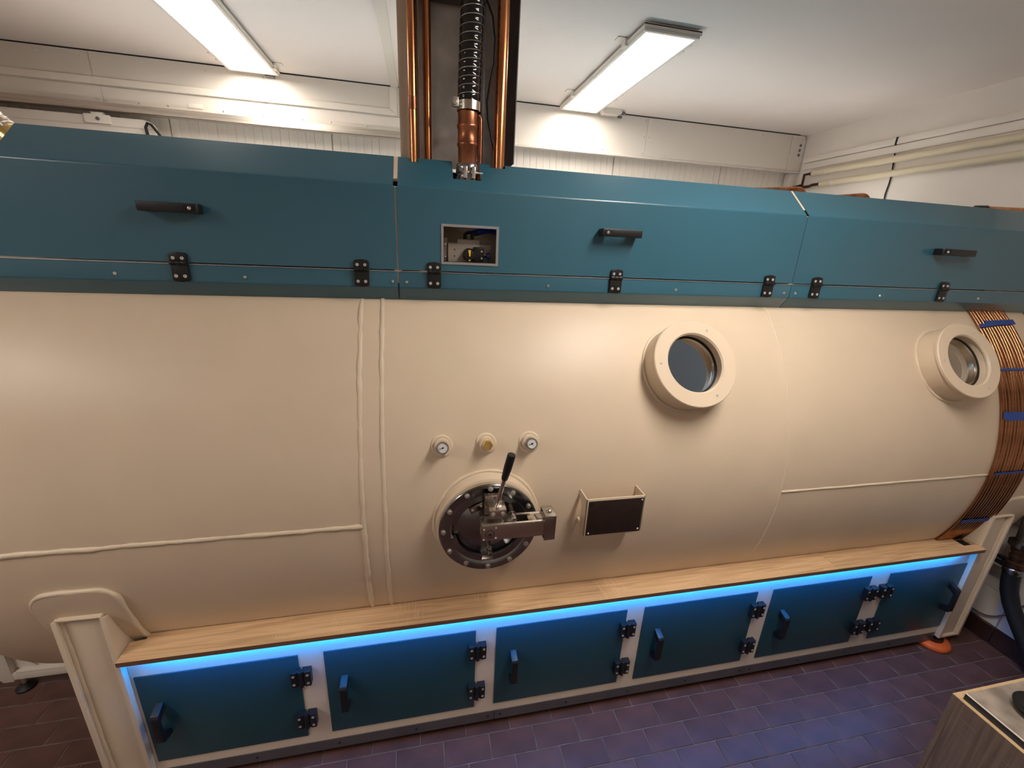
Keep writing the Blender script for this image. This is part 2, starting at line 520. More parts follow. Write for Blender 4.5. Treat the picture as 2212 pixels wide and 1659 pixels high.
for x in (0.72, 0.95, 1.17, 1.34, 1.68 - 0.03, 1.68 + 0.015, 1.86, 2.05, 2.27, 2.47, 2.66, 2.91, 2.945, 3.03):
    put(WSCR, 'screw', fr, (x, FY, 2.905))
for x in (0.70, 0.92, 1.15, 1.33, 1.68 - 0.03, 1.68 + 0.015, 1.84, 2.05, 2.27, 2.47, 2.66, 2.91, 2.945):
    put(WSCR, 'screw', fr, (x, FY, 2.69))
for x in (1.65, 1.695, 2.91, 2.945):
    put(WSCR, 'screw', fr, (x, FY, 2.80))
fl = struct('trim_2', MB().box(-3.6, -0.105, FY + 0.004, YB, 2.668, 2.93), 'white')
for a, b in ((-3.6, -1.835), (-1.831, -0.922), (-0.918, -0.105)):
    part('fascia_panel', MB().box(a, b, FY, FY + 0.004, 2.76, 2.928), 'white', fl, bevel=0.001, seg=1)
for a, b in ((-3.6, -1.805), (-1.801, -0.925), (-0.921, -0.105)):
    part('fascia_strip', MB().box(a, b, FY - 0.001, FY + 0.004, 2.668, 2.758), 'white', fl, bevel=0.001, seg=1)
for x in (-2.08, -2.06, -1.88, -1.74, -1.57, -1.40, -1.24, -1.02, -0.995, -0.72, -0.53, -0.31):
    put(WSCR, 'screw', fl, (x, FY, 2.90))
for x in (-1.83, -1.785, -1.62, -1.47, -1.17, -1.02, -0.945, -0.905, -0.72, -0.55, -0.33):
    put(WSCR, 'screw', fl, (x, FY - 0.001, 2.69))
part('label_plate', MB().box(-1.36, -1.28, FY - 0.006, FY - 0.001, 2.690, 2.715), 'white_plastic', fl, bevel=0.002)
# aluminium rail and sliding door leaf
rail = tag(part('sliding_rail', MB().sheet([(3.27, 2.622), (3.27, 2.664), (3.33, 2.664)], -3.6, -0.072, 0.003).sheet([(3.33, 2.622), (3.27, 2.622)], -3.6, -0.072, 0.003), 'alu', None, bevel=0.0008, seg=1),
           'long brushed aluminium sliding-door rail under the white fascia at upper left', 'rail')
leaf = thing('sliding_door_leaf', 'white sliding door leaf hanging from the aluminium rail, top edge visible at upper left', 'door', (-2.3, 3.31, 1.2))
mbp = [(-3.5, 2.598), (-1.60, 2.598), (-1.565, 2.585), (-1.55, 2.56), (-1.55, 1.2), (-3.5, 1.2)]
part('leaf_panel', MB().prism([(x, 3.30, z) for x, z in mbp], (0, 0.035, 0)), 'white', leaf, bevel=0.004)
part('leaf_rib', MB().box(-3.5, -1.555, 3.297, 3.30, 2.548, 2.553), 'white', leaf)
part('roller_bracket', MB().box(-1.90, -1.77, 3.288, 3.30, 2.555, 2.603).box(-1.86, -1.80, 3.288, 3.31, 2.60, 2.615), 'white_plastic', leaf, bevel=0.003)
part('roller_bolt', MB().lathe((-1.83, 3.288, 2.58), (0, -1, 0), [(0.010, 0), (0.010, 0.003), (0.006, 0.003), (0.006, 0.001), (0, 0.001)], 16), 'galv_shade_grey', leaf)
strap = [(-1.585, 3.29, 2.49), (-1.59, 3.285, 2.555), (-1.575, 3.28, 2.578), (-1.555, 3.28, 2.57), (-1.53, 3.285, 2.53), (-1.505, 3.29, 2.49)]
tag(part('strap_loop', MB().tube(strap, 0.008, 8), 'rubber'), 'black strap loop hanging at the corner of the white sliding door leaf', 'strap')
# corner post
tag(part('corner_post', MB().box(2.995, 3.028, 3.335, 3.40, 1.0, 2.655).box(3.028, 3.064, 3.345, 3.40, 1.0, 2.655), 'white', None, bevel=0.002),
    'white folded corner post below the right end of the fascia', 'post')
# white conduit on ceiling and fascia
ct = thing('cable_conduit', 'white flat cable conduit running along the ceiling and down onto the left fascia', 'conduit', (-0.15, 3.3, 2.75))
part('conduit_run', MB().box(-0.168, -0.120, 0.2, FY, 2.924, ZC), 'white_plastic', ct, bevel=0.003)
part('conduit_drop', MB().prism([(-0.176, FY - 0.014, 2.924), (-0.131, FY - 0.014, 2.924), (-0.131, FY - 0.014, 2.764), (-0.176, FY - 0.014, 2.800)], (0, 0.014, 0)), 'white_plastic', ct, bevel=0.002)
part('conduit_run', MB().prism([(-3.6, FY - 0.014, 2.764), (-0.133, FY - 0.014, 2.764), (-0.178, FY - 0.014, 2.800), (-3.6, FY - 0.014, 2.800)], (0, 0.013, 0)), 'white_plastic', ct, bevel=0.002)

# ------------------------------------------------------------------ ceiling panels
def led_panel(x0, x1, y0, y1, label, group, brackets, lamp='lampwhite'):
    t = thing('ceiling_light', label, 'ceiling light', ((x0 + x1) / 2, (y0 + y1) / 2, ZC), group)
    b = MB()
    w = 0.021
    for e, (z0, z1) in ((0.0, (2.911, 2.926)), (0.006, (2.900, 2.911))):
        w2 = w - e
        b.box(x0 + e, x0 + w, y0 + e, y1 - e, z0, z1).box(x1 - w, x1 - e, y0 + e, y1 - e, z0, z1)
        b.box(x0 + w, x1 - w, y0 + e, y0 + w, z0, z1).box(x0 + w, x1 - w, y1 - w, y1 - e, z0, z1)
    b.box(x0, x1, y0, y1, 2.922, 2.928)
    part('frame', b, 'white_plastic', t)
    part('diffuser', MB().box(x0 + w, x1 - w, y0 + w, y1 - w, 2.9125, 2.917), lamp, t)
    for side, y in brackets:
        xe, d = (x0, -1) if side < 0 else (x1, 1)
        mb = MB().box(min(xe - d * 0.012, xe + d * 0.008), max(xe - d * 0.012, xe + d * 0.008), y - 0.022, y + 0.022, 2.902, ZC)
        mb.box(min(xe, xe + d * 0.045), max(xe, xe + d * 0.045), y - 0.022, y + 0.022, 2.931, ZC)
        part('bracket', mb, 'white_plastic', t, bevel=0.001, seg=1)
    return t
lg = 'LED panels on the ceiling'
led_panel(0.968, 1.248, 2.08, 3.285, 'right of the two lit white LED ceiling panels, beside the copper pipe duct', lg, [(-1, 2.273), (-1, 3.016), (1, 2.25), (1, 2.992)], 'lampdim')
led_panel(-1.100, -0.815, 2.08, 3.285, 'left of the two lit white LED ceiling panels, above the sliding-door rail', lg, [(-1, 3.157), (1, 3.185), (-1, 2.25), (1, 2.25)], 'lampdim')
led_panel(0.99, 1.27, -0.10, 1.10, 'lit white LED ceiling panel in line with the right one, nearer the room middle', lg, [(-1, 0.3), (1, 0.3)])
led_panel(-2.60, -2.32, -0.55, 0.65, 'lit white LED ceiling panel at the left front of the room', lg, [(-1, 0.3), (1, 0.3)])
drv = thing('lamp_driver', 'small white lamp driver box with cable beside the right ceiling panel', 'driver box', (1.36, 3.3, 2.92))
part('housing', MB().prism([(1.285, 3.25, 2.900), (1.40, 3.25, 2.900), (1.42, 3.25, 2.912), (1.42, 3.25, ZC), (1.28, 3.25, ZC), (1.272, 3.25, 2.92)], (0, 0.06, 0)), 'white_plastic', drv, bevel=0.003)
part('plug', MB().box(1.42, 1.45, 3.262, 3.28, 2.910, 2.926), 'galv_shade_grey', drv, bevel=0.001)
part('plug', MB().box(1.41, 1.438, 3.285, 3.302, 2.892, 2.906), 'galv_shade_grey', drv, bevel=0.001)
drv2 = thing('lamp_plug', 'small grey lamp connector below the end of the left ceiling panel', 'connector', (-0.88, 3.3, 2.91))
part('connector_body', MB().box(-0.905, -0.855, 3.295, 3.328, 2.896, 2.910).box(-0.895, -0.865, 3.29, 3.325, 2.910, 2.922), 'galv_shade_grey', drv2, bevel=0.002)

# ------------------------------------------------------------------ pressure chamber
YT, ZT, R = 2.2614, 1.0700, 1.0
def cp(x, a, r=R):
    """point on the chamber: a = elevation angle on the camera side"""
    return Vector((x, YT - r * math.cos(a), ZT + r * math.sin(a)))
def n_at(a):
    return Vector((0, -math.cos(a), math.sin(a)))
A30 = math.radians(30)
PORT = [(0.968, A30), (2.268, A30)]
chamber = thing('pressure_chamber', 'large cream-painted cylindrical pressure chamber lying on saddle legs across the room', 'chamber', (0.8, YT, 0.0))
X0, X1 = -1.34, 2.90
vs, fs = [], []
NA = 216
prof = []
for i in range(25):                                            # left dished head
    t = PI / 2 * i / 24
    prof.append((X0 - 0.39 * math.cos(t), math.sin(t)))
nx = int((X1 - X0) / 0.03)
prof += [(X0 + (X1 - X0) * i / nx, 1.0) for i in range(1, nx + 1)]
for i in range(1, 13):
    t = PI / 2 * i / 12
    prof.append((X1 + 0.14 * math.sin(t), math.cos(t)))
for x, r in prof:
    for k in range(NA):
        a = 2 * PI * k / NA
        vs.append(cp(x, a, max(r, 1e-4)))
def in_port(p):
    for x, a in PORT:
        n = n_at(a)
        q = p - Vector((x, YT, ZT))
        if q.dot(n) > 0 and (q - n * q.dot(n)).length < 0.155:
            return True
    return False
inside = [in_port(p) for p in vs]
for i in range(len(prof) - 1):
    for k in range(NA):
        q = (k + 1) % NA
        f = (i * NA + k, i * NA + q, (i + 1) * NA + q, (i + 1) * NA + k)
        if not all(inside[j] for j in f):
            fs.append(f)
part('shell', MB().add(vs, fs), 'cream', chamber)

def bead(pts, r, wob, seg=10):
    pts = [Vector(p) for p in pts]
    rr = [r * (1 + wob * noise.noise(p * 28)) for p in pts]
    pts = [p + Vector((noise.noise(p * 11), noise.noise(p * 13 + V(3, 1, 2)), noise.noise(p * 12 + V(7, 5, 1)))) * r * wob * 0.8 for p in pts]
    return MB().tube(pts, rr, seg)
def ring_bead(x, r, wob, flat=0.4, a0=-120, a1=120):
    n = 300
    return bead([cp(x, math.radians(a0 + (a1 - a0) * i / n), R - r * flat) for i in range(n + 1)], r, wob)
part('weld_seam', ring_bead(-0.1985, 0.0088, 0.40), 'weld', chamber)
part('weld_seam', ring_bead(-0.1300, 0.0088, 0.40), 'weld', chamber)
part('weld_seam', ring_bead(1.4184, 0.0040, 0.6), 'weld', chamber)
al = math.asin(0.0095)
part('weld_seam', bead([cp(-1.34 + i * (1.14) / 160, al, R - 0.0025) for i in range(161)], 0.0088, 0.35), 'weld', chamber)
part('weld_seam', bead([cp(1.4184 + i * (1.48) / 160, al, R - 0.0018) for i in range(161)], 0.0060, 0.2), 'weld', chamber)

# boss on the chamber: intersection curve helper
def surf(x, a, s1, s2, r=R):
    """tangent coordinates (s1 along x, s2 along the circumference) -> point on the shell"""
    n = n_at(a)
    t = Vector((0, math.sin(a), math.cos(a)))
    return Vector((x + s1, YT, ZT)) + n * math.sqrt(max(r * r - s2 * s2, 0)) + t * s2
def boss_weld(x, a, rad, r, wob, n=120):
    pts = [surf(x, a, (rad) * math.cos(2 * PI * i / n), (rad) * math.sin(2 * PI * i / n), R) for i in range(n + 1)]
    return bead(pts, r, wob)

# saddle pads and legs
def pad(x0, x1, a_top, a_bot, corner, th=0.012):
    nx_, na = 20, 40
    mb = MB()
    def xr(a):                                     # x limits with rounded upper corners
        s = (a_top - a)
        if s < corner:
            d = corner - math.sqrt(max(corner ** 2 - (corner - s) ** 2, 0))
            return x0 + d, x1 - d
        return x0, x1
    g = []
    lev = [a_top - corner * (1 - math.cos(PI / 2 * i / 12)) for i in range(12)] + [a_top - corner - (a_top - corner - a_bot) * i / na for i in range(na + 1)]
    out, inn = [], []
    for a in lev:
        l, r_ = xr(a)
        out.append([cp(l + (r_ - l) * j / nx_, a, R + th) for j in range(nx_ + 1)])
        inn.append([cp(l + (r_ - l) * j / nx_, a, R - 0.004) for j in range(nx_ + 1)])
    vs_, fs_ = [], []
    for row in out + inn:
        vs_ += row
    n = len(lev)
    W_ = nx_ + 1
    for i in range(n - 1):
        for j in range(nx_):
            fs_.append((i * W_ + j, i * W_ + j + 1, (i + 1) * W_ + j + 1, (i + 1) * W_ + j))
        for j in (0, nx_):
            fs_.append((i * W_ + j, (i + 1) * W_ + j, (n + i + 1) * W_ + j, (n + i) * W_ + j))
    for j in range(nx_):
        fs_.append((j, j + 1, n * W_ + j + 1, n * W_ + j))
        fs_.append(((n - 1) * W_ + j, (n - 1) * W_ + j + 1, (2 * n - 1) * W_ + j + 1, (2 * n - 1) * W_ + j))
    return mb.add(vs_, fs_)
RAD = math.radians
for x0, x1 in ((-1.158, -0.936), (2.745, 2.962)):
    pd = part('saddle_pad', pad(x0, x1, RAD(-8.0), RAD(-75), 0.055), 'cream', chamber, angle=50)
    at, cnr = RAD(-8.0), 0.055
    ln = [(x0, RAD(-72) + (at - cnr - RAD(-72)) * i / 60) for i in range(60)]
    ln += [(x0 + cnr - cnr * math.cos(PI / 2 * i / 12), at - cnr + cnr * math.sin(PI / 2 * i / 12)) for i in range(13)]
    ln += [(x0 + cnr + (x1 - x0 - 2 * cnr) * i / 20, at) for i in range(1, 20)]
    rt = [(x0 + x1 - x, a) for x, a in reversed(ln[:73])]
    part('weld_seam', bead([cp(x, a, R + 0.005) for x, a in ln + rt], 0.0075, 0.3), 'weld', pd)

def leg_outline(gap=0.012):
    pts = [(1.262, 0.065), (1.262, 0.826)]
    for i in range(15):
        a = RAD(-14.3 - 43 * i / 14)
        p = cp(0, a, R + gap)
        pts.append((p.y, p.z))
    pts += [(1.72, 0.065)]
    return pts
def saddle_leg(x0, x1, mirror=False):
    f = (lambda y: 2 * YT - y) if mirror else (lambda y: y)
    ol = leg_outline()
    root = part('saddle_leg', MB().box(x0 + 0.014, x1 - 0.014, min(f(1.279), f(1.293)), max(f(1.279), f(1.293)), 0.068, 0.822), 'cream_rough', chamber, bevel=0.002)
    for a in (x0, x1 - 0.015):
        part('side_plate', MB().prism([(a, f(y), z) for y, z in ol], (0.015, 0, 0)), 'cream_rough', root, bevel=0.0015)
    part('cap_plate', MB().box(x0 + 0.012, x1 - 0.012, min(f(1.266), f(1.31)), max(f(1.266), f(1.31)), 0.820, 0.830), 'cream', root, bevel=0.003)
    part('sole_plate', MB().box(x0 + 0.004, x1 - 0.004, min(f(1.266), f(1.70)), max(f(1.266), f(1.70)), 0.060, 0.072), 'cream', root, bevel=0.002)
    if not mirror:
        for xx, s in ((x0 + 0.0175, 1), (x1 - 0.0175, -1)):
            part('weld_seam', bead([V(xx, 1.2775, 0.07 + 0.748 * i / 120) for i in range(121)], 0.0062, 0.4, 8), 'weld', root)
        part('weld_seam', bead([V(x0 + 0.01 + (x1 - x0 - 0.02) * i / 40, 1.268, 0.829) for i in range(41)], 0.0055, 0.35, 6), 'weld', root)
    return root
for a, b in ((-1.122, -0.980), (2.713, 2.857)):
    saddle_leg(a, b)
    saddle_leg(a, b, True)
# machine feet below the legs
for i, (x, y, lab) in enumerate(((2.735, 1.305, 'orange round anti-vibration foot under the right saddle leg'), (-1.05, 1.33, 'orange round anti-vibration foot under the left front saddle leg'),
                                 (2.78, 3.2, 'orange round anti-vibration foot under the right rear saddle leg'), (-1.05, 3.2, 'orange round anti-vibration foot under the left rear saddle leg'))):
    t = thing('machine_foot', lab, 'foot', (x, y, 0), 'orange machine feet')
    part('pad', MB().lathe((x, y, 0), (0, 0, 1), [(0.082, 0.0), (0.086, 0.006), (0.086, 0.018), (0.078, 0.028), (0.055, 0.034)], 48), 'orange', t, angle=60)
    part('base_plate', MB().cyl((x, y, 0.034), (x, y, 0.044), 0.05, seg=32), 'copper_dark', t, bevel=0.002)
    part('stud', MB().cyl((x, y, 0.044), (x, y, 0.0605), 0.012, seg=16), 'zinc', t)

# interior seen through the portholes
inner = thing('chamber_seat', 'grey upholstered seat back inside the chamber seen through the left porthole', 'chair', (1.5, 2.5, 0.6))  # chamber seat with rounded back, guessed from a grey curve behind the glass
part('backrest', MB().ball((2.42, 2.66, 1.15), 0.24, seg=28, sq=(0.8, 0.5, 1.7)), 'cushion', inner)
part('seat_cushion', MB().box(2.1, 2.8, 2.3, 2.72, 0.55, 0.7), 'cushion', inner, bevel=0.03)
lin = thing('reflection_panel', 'added blue grey panel standing in for the reflection in the left porthole glass', 'lining', (0.4, 2.9, 0.4))  # added panel, its colour stands in for the room reflected in the glass
part('panel', MB().box(0.3, 2.60, 2.86, 2.88, 0.5, 1.75), 'blue_reflection', lin, bevel=0.004)
il = thing('added_inner_lamp', 'added unseen lamp under the chamber roof, lights the porthole view', 'lamp', (1.1, YT, 1.95))  # added lamp, brightens what shows through the portholes
part('lens', MB().box(0.7, 1.5, YT - 0.05, YT + 0.0, 1.985, 2.0), 'lampwhite', il)

# portholes
def porthole(x, a, label):
    n = n_at(a)
    t = Vector((0, math.sin(a), math.cos(a)))
    ux = Vector((1, 0, 0))
    ax = Vector((x, YT, ZT))
    D = 1.083
    root = thing('porthole', label, 'porthole', ax + n * D, 'portholes in the chamber side')
    part('boss_ring', MB().lathe(ax, n, [(0.112, 0.955), (0.160, 0.955), (0.160, D - 0.0125), (0.112, D - 0.0125)], 72, close=True), 'cream', root, bevel=0.001, seg=1)
    part('retaining_ring', MB().lathe(ax, n, [(0.108, D - 0.012), (0.1645, D - 0.012), (0.1645, D - 0.003), (0.1618, D), (0.1135, D), (0.108, D - 0.006)], 72, close=True), 'cream', root)
    part('weld_seam', boss_weld(x, a, 0.164, 0.0058, 0.35), 'weld', root)
    part('seal', MB().lathe(ax, n, [(0.1045, D - 0.046), (0.112, D - 0.046), (0.112, D - 0.0385), (0.1045, D - 0.0385)], 64, close=True), 'rubber', root)
    part('glass', MB().lathe(ax, n, [(0.1, D - 0.075), (0.1050, D - 0.074), (0.1050, D - 0.041), (0.1, D - 0.040)], 64), 'glass', root)
    part('inner_sleeve', MB().lathe(ax, n, [(0.1055, D - 0.075), (0.111, D - 0.075), (0.111, D - 0.105), (0.1055, D - 0.105)], 64, close=True), 'steel_bright', root)
    for k in (62, 180, 298):
        c = ax + n * D + ux * 0.1385 * math.cos(RAD(k)) + t * 0.1385 * math.sin(RAD(k))
        o = put(PSCR, 'screw', root, c)
        o.rotation_euler = Vector((0, -1, 0)).rotation_difference(n).to_euler()
    return root
porthole(*PORT[0], 'round cream-framed porthole at the chamber middle, right of the weld seams')
porthole(*PORT[1], 'round cream-framed porthole beside the copper tube bundle')

# gauges and plug above the lock
AG = math.asin(0.272)
def gauge_boss(root, x, r1=0.027):
    n = n_at(AG)
    ax = Vector((x, YT, ZT))
    part('boss', MB().lathe(ax, n, [(0.0, 0.96), (r1, 0.96), (r1, 1.022), (r1 - 0.003, 1.026), (0.0, 1.026)], 36), 'cream', root)
    part('weld_seam', boss_weld(x, AG, r1 + 0.004, 0.0062, 0.5, 60), 'weld', root)
    return n, ax
def gauge(x, label):
    n = n_at(AG)
    root = thing('pressure_gauge', label, 'gauge', Vector((x, YT, ZT)) + n * 1.02, 'small dial gauges above the lock')
    n, ax = gauge_boss(root, x)
    t = Vector((0, math.sin(AG), math.cos(AG)))
    ux = Vector((1, 0, 0))
    part('case', MB().lathe(ax, n, [(0.0175, 1.024), (0.0188, 1.026), (0.0192, 1.044), (0.0185, 1.047), (0.0165, 1.047), (0.0165, 1.0445), (0.0, 1.0445)], 40), 'steel_dark', root)
    part('dial', MB().lathe(ax, n, [(0.0163, 1.0443), (0.0163, 1.0450)], 36), 'dial', root)
    c = ax + n * 1.0453
    mk = MB()
    for i in range(21):
        a = RAD(225 - 13.5 * i)
        d = ux * math.cos(a) + t * math.sin(a)
        L = 0.0026 if i % 5 == 0 else 0.0014
        mk.obox(c + d * (0.0148 - L / 2), d * (L / 2), d.cross(n) * (0.00042 if i % 5 == 0 else 0.0002), n * 0.0002)
    part('scale_marks', mk, 'black', root)
    d = (ux * -0.95 - t * 0.31).normalized()
    part('needle', MB().obox(c + d * 0.0035 + n * 0.0005, d * 0.0095, d.cross(n) * 0.0007, n * 0.0003).cyl(c, c + n * 0.0012, 0.003, seg=14), 'black', root)
    return root
gauge(0.0595, 'small round dial gauge above the lock, left of the brass plug')
gauge(0.3555, 'small round dial gauge above the lock, right of the brass plug')
root = thing('brass_plug', 'hexagonal brass plug in a cream boss between the two dial gauges', 'plug', cp(0.2065, AG, 1.02))
n, ax = gauge_boss(root, 0.2065)
mbh = MB()
mbh.lathe(ax, n, [(0.0165, 1.024), (0.0178, 1.027), (0.0178, 1.041), (0.0160, 1.044), (0.0, 1.044)], 6)
part('hex_head', mbh, 'brass', root, angle=20)

# supply lock
LX, LZ = 0.211, 1.0705
lock = thing('supply_lock', 'round bolted steel supply lock with black-gripped lever on the chamber side', 'hatch', (LX, 1.22, LZ))
LA = Vector((LX, YT, LZ))
FD = YT - 1.206
nl = Vector((0, -1, 0))
part('boss', MB().lathe(LA, nl, [(0.150, 0.93), (0.177, 0.93), (0.177, FD - 0.021), (0.174, FD - 0.019), (0.150, FD - 0.019)], 80, close=True), 'cream', lock)
part('weld_seam', boss_weld(LX, 0, 0.181, 0.0062, 0.5, 160), 'weld', lock)
part('flange', MB().lathe(LA, nl, [(0.131, FD - 0.0189), (0.1675, FD - 0.0189), (0.1675, FD - 0.002), (0.1655, FD), (0.1335, FD), (0.131, FD - 0.002)], 96, close=True), 'steel_dark', lock)
part('lit_edge_band', MB().lathe(LA, nl, [(0.1685, FD - 0.0185), (0.1685, FD - 0.0035), (0.1672, FD - 0.0035), (0.1672, FD - 0.0185)], 96, close=True), 'steel_bright', lock)  # brighter steel stands in for the lit side of the flange
part('bore_ring', MB().lathe(LA, nl, [(0.120, FD - 0.034), (0.1308, FD - 0.034), (0.1308, FD - 0.003), (0.128, FD - 0.003), (0.121, FD - 0.014)], 96, close=True), 'steel_bright', lock)
for a0, a1 in ((100, 168), (-168, -100), (-82, -15), (12, 70)):                # bayonet lugs
    mb = MB()
    nseg = 20
    vs_, fs_ = [], []
    for i in range(nseg + 1):
        a = RAD(a0 + (a1 - a0) * i / nseg)
        for r in (0.112, 0.1315):
            for y in (FD - 0.012, FD - 0.001):
                vs_.append(Vector((LX + r * math.cos(a), YT - y, LZ + r * math.sin(a))))
    for i in range(nseg):
        k = i * 4
        fs_ += [(k, k + 1, k + 5, k + 4), (k + 2, k + 6, k + 7, k + 3), (k + 1, k + 3, k + 7, k + 5), (k, k + 4, k + 6, k + 2)]
    fs_ += [(0, 2, 3, 1), (nseg * 4, nseg * 4 + 1, nseg * 4 + 3, nseg * 4 + 2)]
    part('bayonet_lug', mb.add(vs_, fs_), 'steel_dark', lock)
part('door_plate', MB().lathe(LA, nl, [(0.0, FD - 0.04), (0.119, FD - 0.04), (0.119, FD - 0.018), (0.116, FD - 0.0155), (0.0, FD - 0.0155)], 80), 'steel_dark', lock)
BOLT = mesh_of(MB().lathe((0, 0, 0), (0, -1, 0), [(0.0092, 0), (0.0092, 0.0016), (0.0066, 0.0018), (0.0066, 0.0065), (0.0058, 0.0072), (0.0042, 0.0072), (0.0040, 0.0015), (0.0, 0.0015)], 20), 'bolt', 'bolt_steel', (0, 0, 0))
for k in range(12):
    a = RAD(30 * k)
    put(BOLT, 'bolt', lock, (LX + 0.1525 * math.cos(a), 1.206, LZ + 0.1525 * math.sin(a)))
arm = part('latch_arm', MB().box(0.173, 0.378, 1.120, 1.128, 1.090, 1.146).box(0.173, 0.378, 1.128, 1.172, 1.090, 1.098)
           .box(0.173, 0.245, 1.128, 1.172, 1.138, 1.146).box(0.325, 0.378, 1.128, 1.172, 1.138, 1.146).box(0.173, 0.378, 1.164, 1.172, 1.098, 1.146), 'steel_bright', lock, bevel=0.0012)
part('bearing', MB().lathe((0.199, 1.120, 1.113), nl, [(0.0155, -0.002), (0.0155, 0.0008), (0.012, 0.0008), (0.012, -0.001), (0.007, -0.001), (0.007, 0.004), (0.003, 0.004), (0.003, 0.001), (0, 0.001)], 28), 'steel_dark', lock)
for dx, dz in ((-0.019, 0.019), (0.019, 0.022), (-0.019, -0.019), (0.019, -0.016)):
    put(PSCR, 'screw', lock, (0.199 + dx, 1.120, 1.113 + dz)).scale = (0.55, 0.6, 0.55)
part('hinge_block', MB().box(0.377, 0.414, 1.116, 1.178, 1.073, 1.163).box(0.352, 0.378, 1.13, 1.16, 1.082, 1.150), 'steel', lock, bevel=0.0015)
part('hinge_pin', MB().lathe((0.396, 1.146, 1.163), (0, 0, 1), [(0.0095, 0), (0.0095, 0.006), (0.007, 0.008), (0.003, 0.008), (0.003, 0.004), (0, 0.004)], 20), 'steel_bright', lock)
part('lever_block', MB().box(0.197, 0.251, 1.128, 1.172, 1.166, 1.194), 'steel_bright', lock, bevel=0.0015)
part('lever_mount', MB().box(0.188, 0.245, 1.172, 1.195, 1.150, 1.215), 'steel', lock, bevel=0.0015)
for x in (0.2085, 0.2395):
    put(BOLT, 'bolt', lock, (x, 1.128, 1.180)).scale = (0.8, 0.6, 0.8)
L0, L1, L2 = Vector((0.2215, 1.150, 1.190)), Vector((0.240, 1.132, 1.300)), Vector((0.2565, 1.118, 1.392))
part('lever_rod', MB().cyl(L0, L1 + (L2 - L1) * 0.1, 0.0072, seg=20), 'steel_bright', lock)
part('lever_grip', MB().lathe(L1, L2 - L1, [(0.0, 0), (0.0095, 0.0), (0.0105, 0.004), (0.0128, 0.045), (0.0128, 0.088), (0.0118, 0.0925), (0.0, 0.0935)], 28), 'black', lock)
part('stud', MB().lathe((0.277, 1.205, 1.150), nl, [(0.0115, 0), (0.0115, 0.04), (0.010, 0.041), (0.010, 0.074), (0.0085, 0.076), (0.004, 0.076), (0.004, 0.07), (0, 0.07)], 24), 'steel', lock)
part('stud', MB().lathe((0.207, 1.220, 1.019), nl, [(0.0095, 0), (0.0095, 0.05), (0.0085, 0.051), (0.0085, 0.078), (0.0075, 0.08), (0.0035, 0.08), (0.0035, 0.075), (0, 0.075)], 24), 'steel', lock)
part('vent_screw', MB().lathe((0.2505, 1.2175, 1.034), nl, [(0.012, 0), (0.012, 0.004), (0.008, 0.009), (0.0, 0.010)], 20), 'copper_old', lock)
u_ = Vector((0.042, 0, 0.021)).normalized()
w_ = Vector((-u_.z, 0, u_.x))
cpl = Vector((0.168, 1.2115, 1.155))
part('stop_plate', MB().obox(cpl, u_ * 0.026, Vector((0, 0.008, 0)), w_ * 0.012), 'steel', lock, bevel=0.001)
for s in (-1, 1):
    put(BOLT, 'bolt', lock, cpl + u_ * 0.016 * s + Vector((0, -0.008, 0))).scale = (0.6, 0.6, 0.6)

# sign bracket right of the lock
br = thing('plate_bracket', 'cream bent bracket holding a dark blank metal plate right of the lock', 'bracket', (0.66, 1.23, 1.0))
g0 = [(0.5490, 1.2005), (0.7715, 1.2005)]
mbb = MB()
mbb.prism([(0.555, 1.1975, 1.006), (0.768, 1.1975, 1.006), (0.7715, 1.1975, 1.010), (0.7715, 1.1975, 1.158), (0.549, 1.1975, 1.158), (0.549, 1.1975, 1.012)], (0, 0.0045, 0))
part('front_plate', mbb, 'cream', br, bevel=0.001)
for xa in (0.549, 0.767):
    part('side_flange', MB().prism([(xa, 1.1975, 1.158), (xa, 1.266, 1.158), (xa, 1.262, 1.135), (xa, 1.240, 1.11), (xa, 1.240, 1.045), (xa, 1.232, 1.018), (xa, 1.2, 1.006), (xa, 1.1975, 1.006)], (0.0045, 0, 0)), 'cream', br, bevel=0.001)
    part('weld_tab', MB().cyl((xa + 0.002, 1.235, 1.040), (xa + 0.002, 1.2665, 1.040), 0.005, seg=10), 'weld', br)
    part('weld_tab', bead([V(xa + 0.002, 1.262, 1.135 + 0.023 * i / 10) for i in range(11)], 0.0048, 0.5), 'weld', br)
part('plate', MB().box(0.558, 0.7655, 1.1945, 1.1975, 1.012, 1.1505), 'plate_dark', br, bevel=0.0008)
part('plate_hole', MB().cyl((0.567, 1.1944, 1.139), (0.567, 1.1955, 1.139), 0.0085, seg=20), 'dark_hole', br)
for x, z in ((0.758, 1.143), (0.566, 1.021), (0.757, 1.022)):
    put(SCR, 'screw', br, (x, 1.1945, z)).scale = (0.75, 0.9, 0.75)

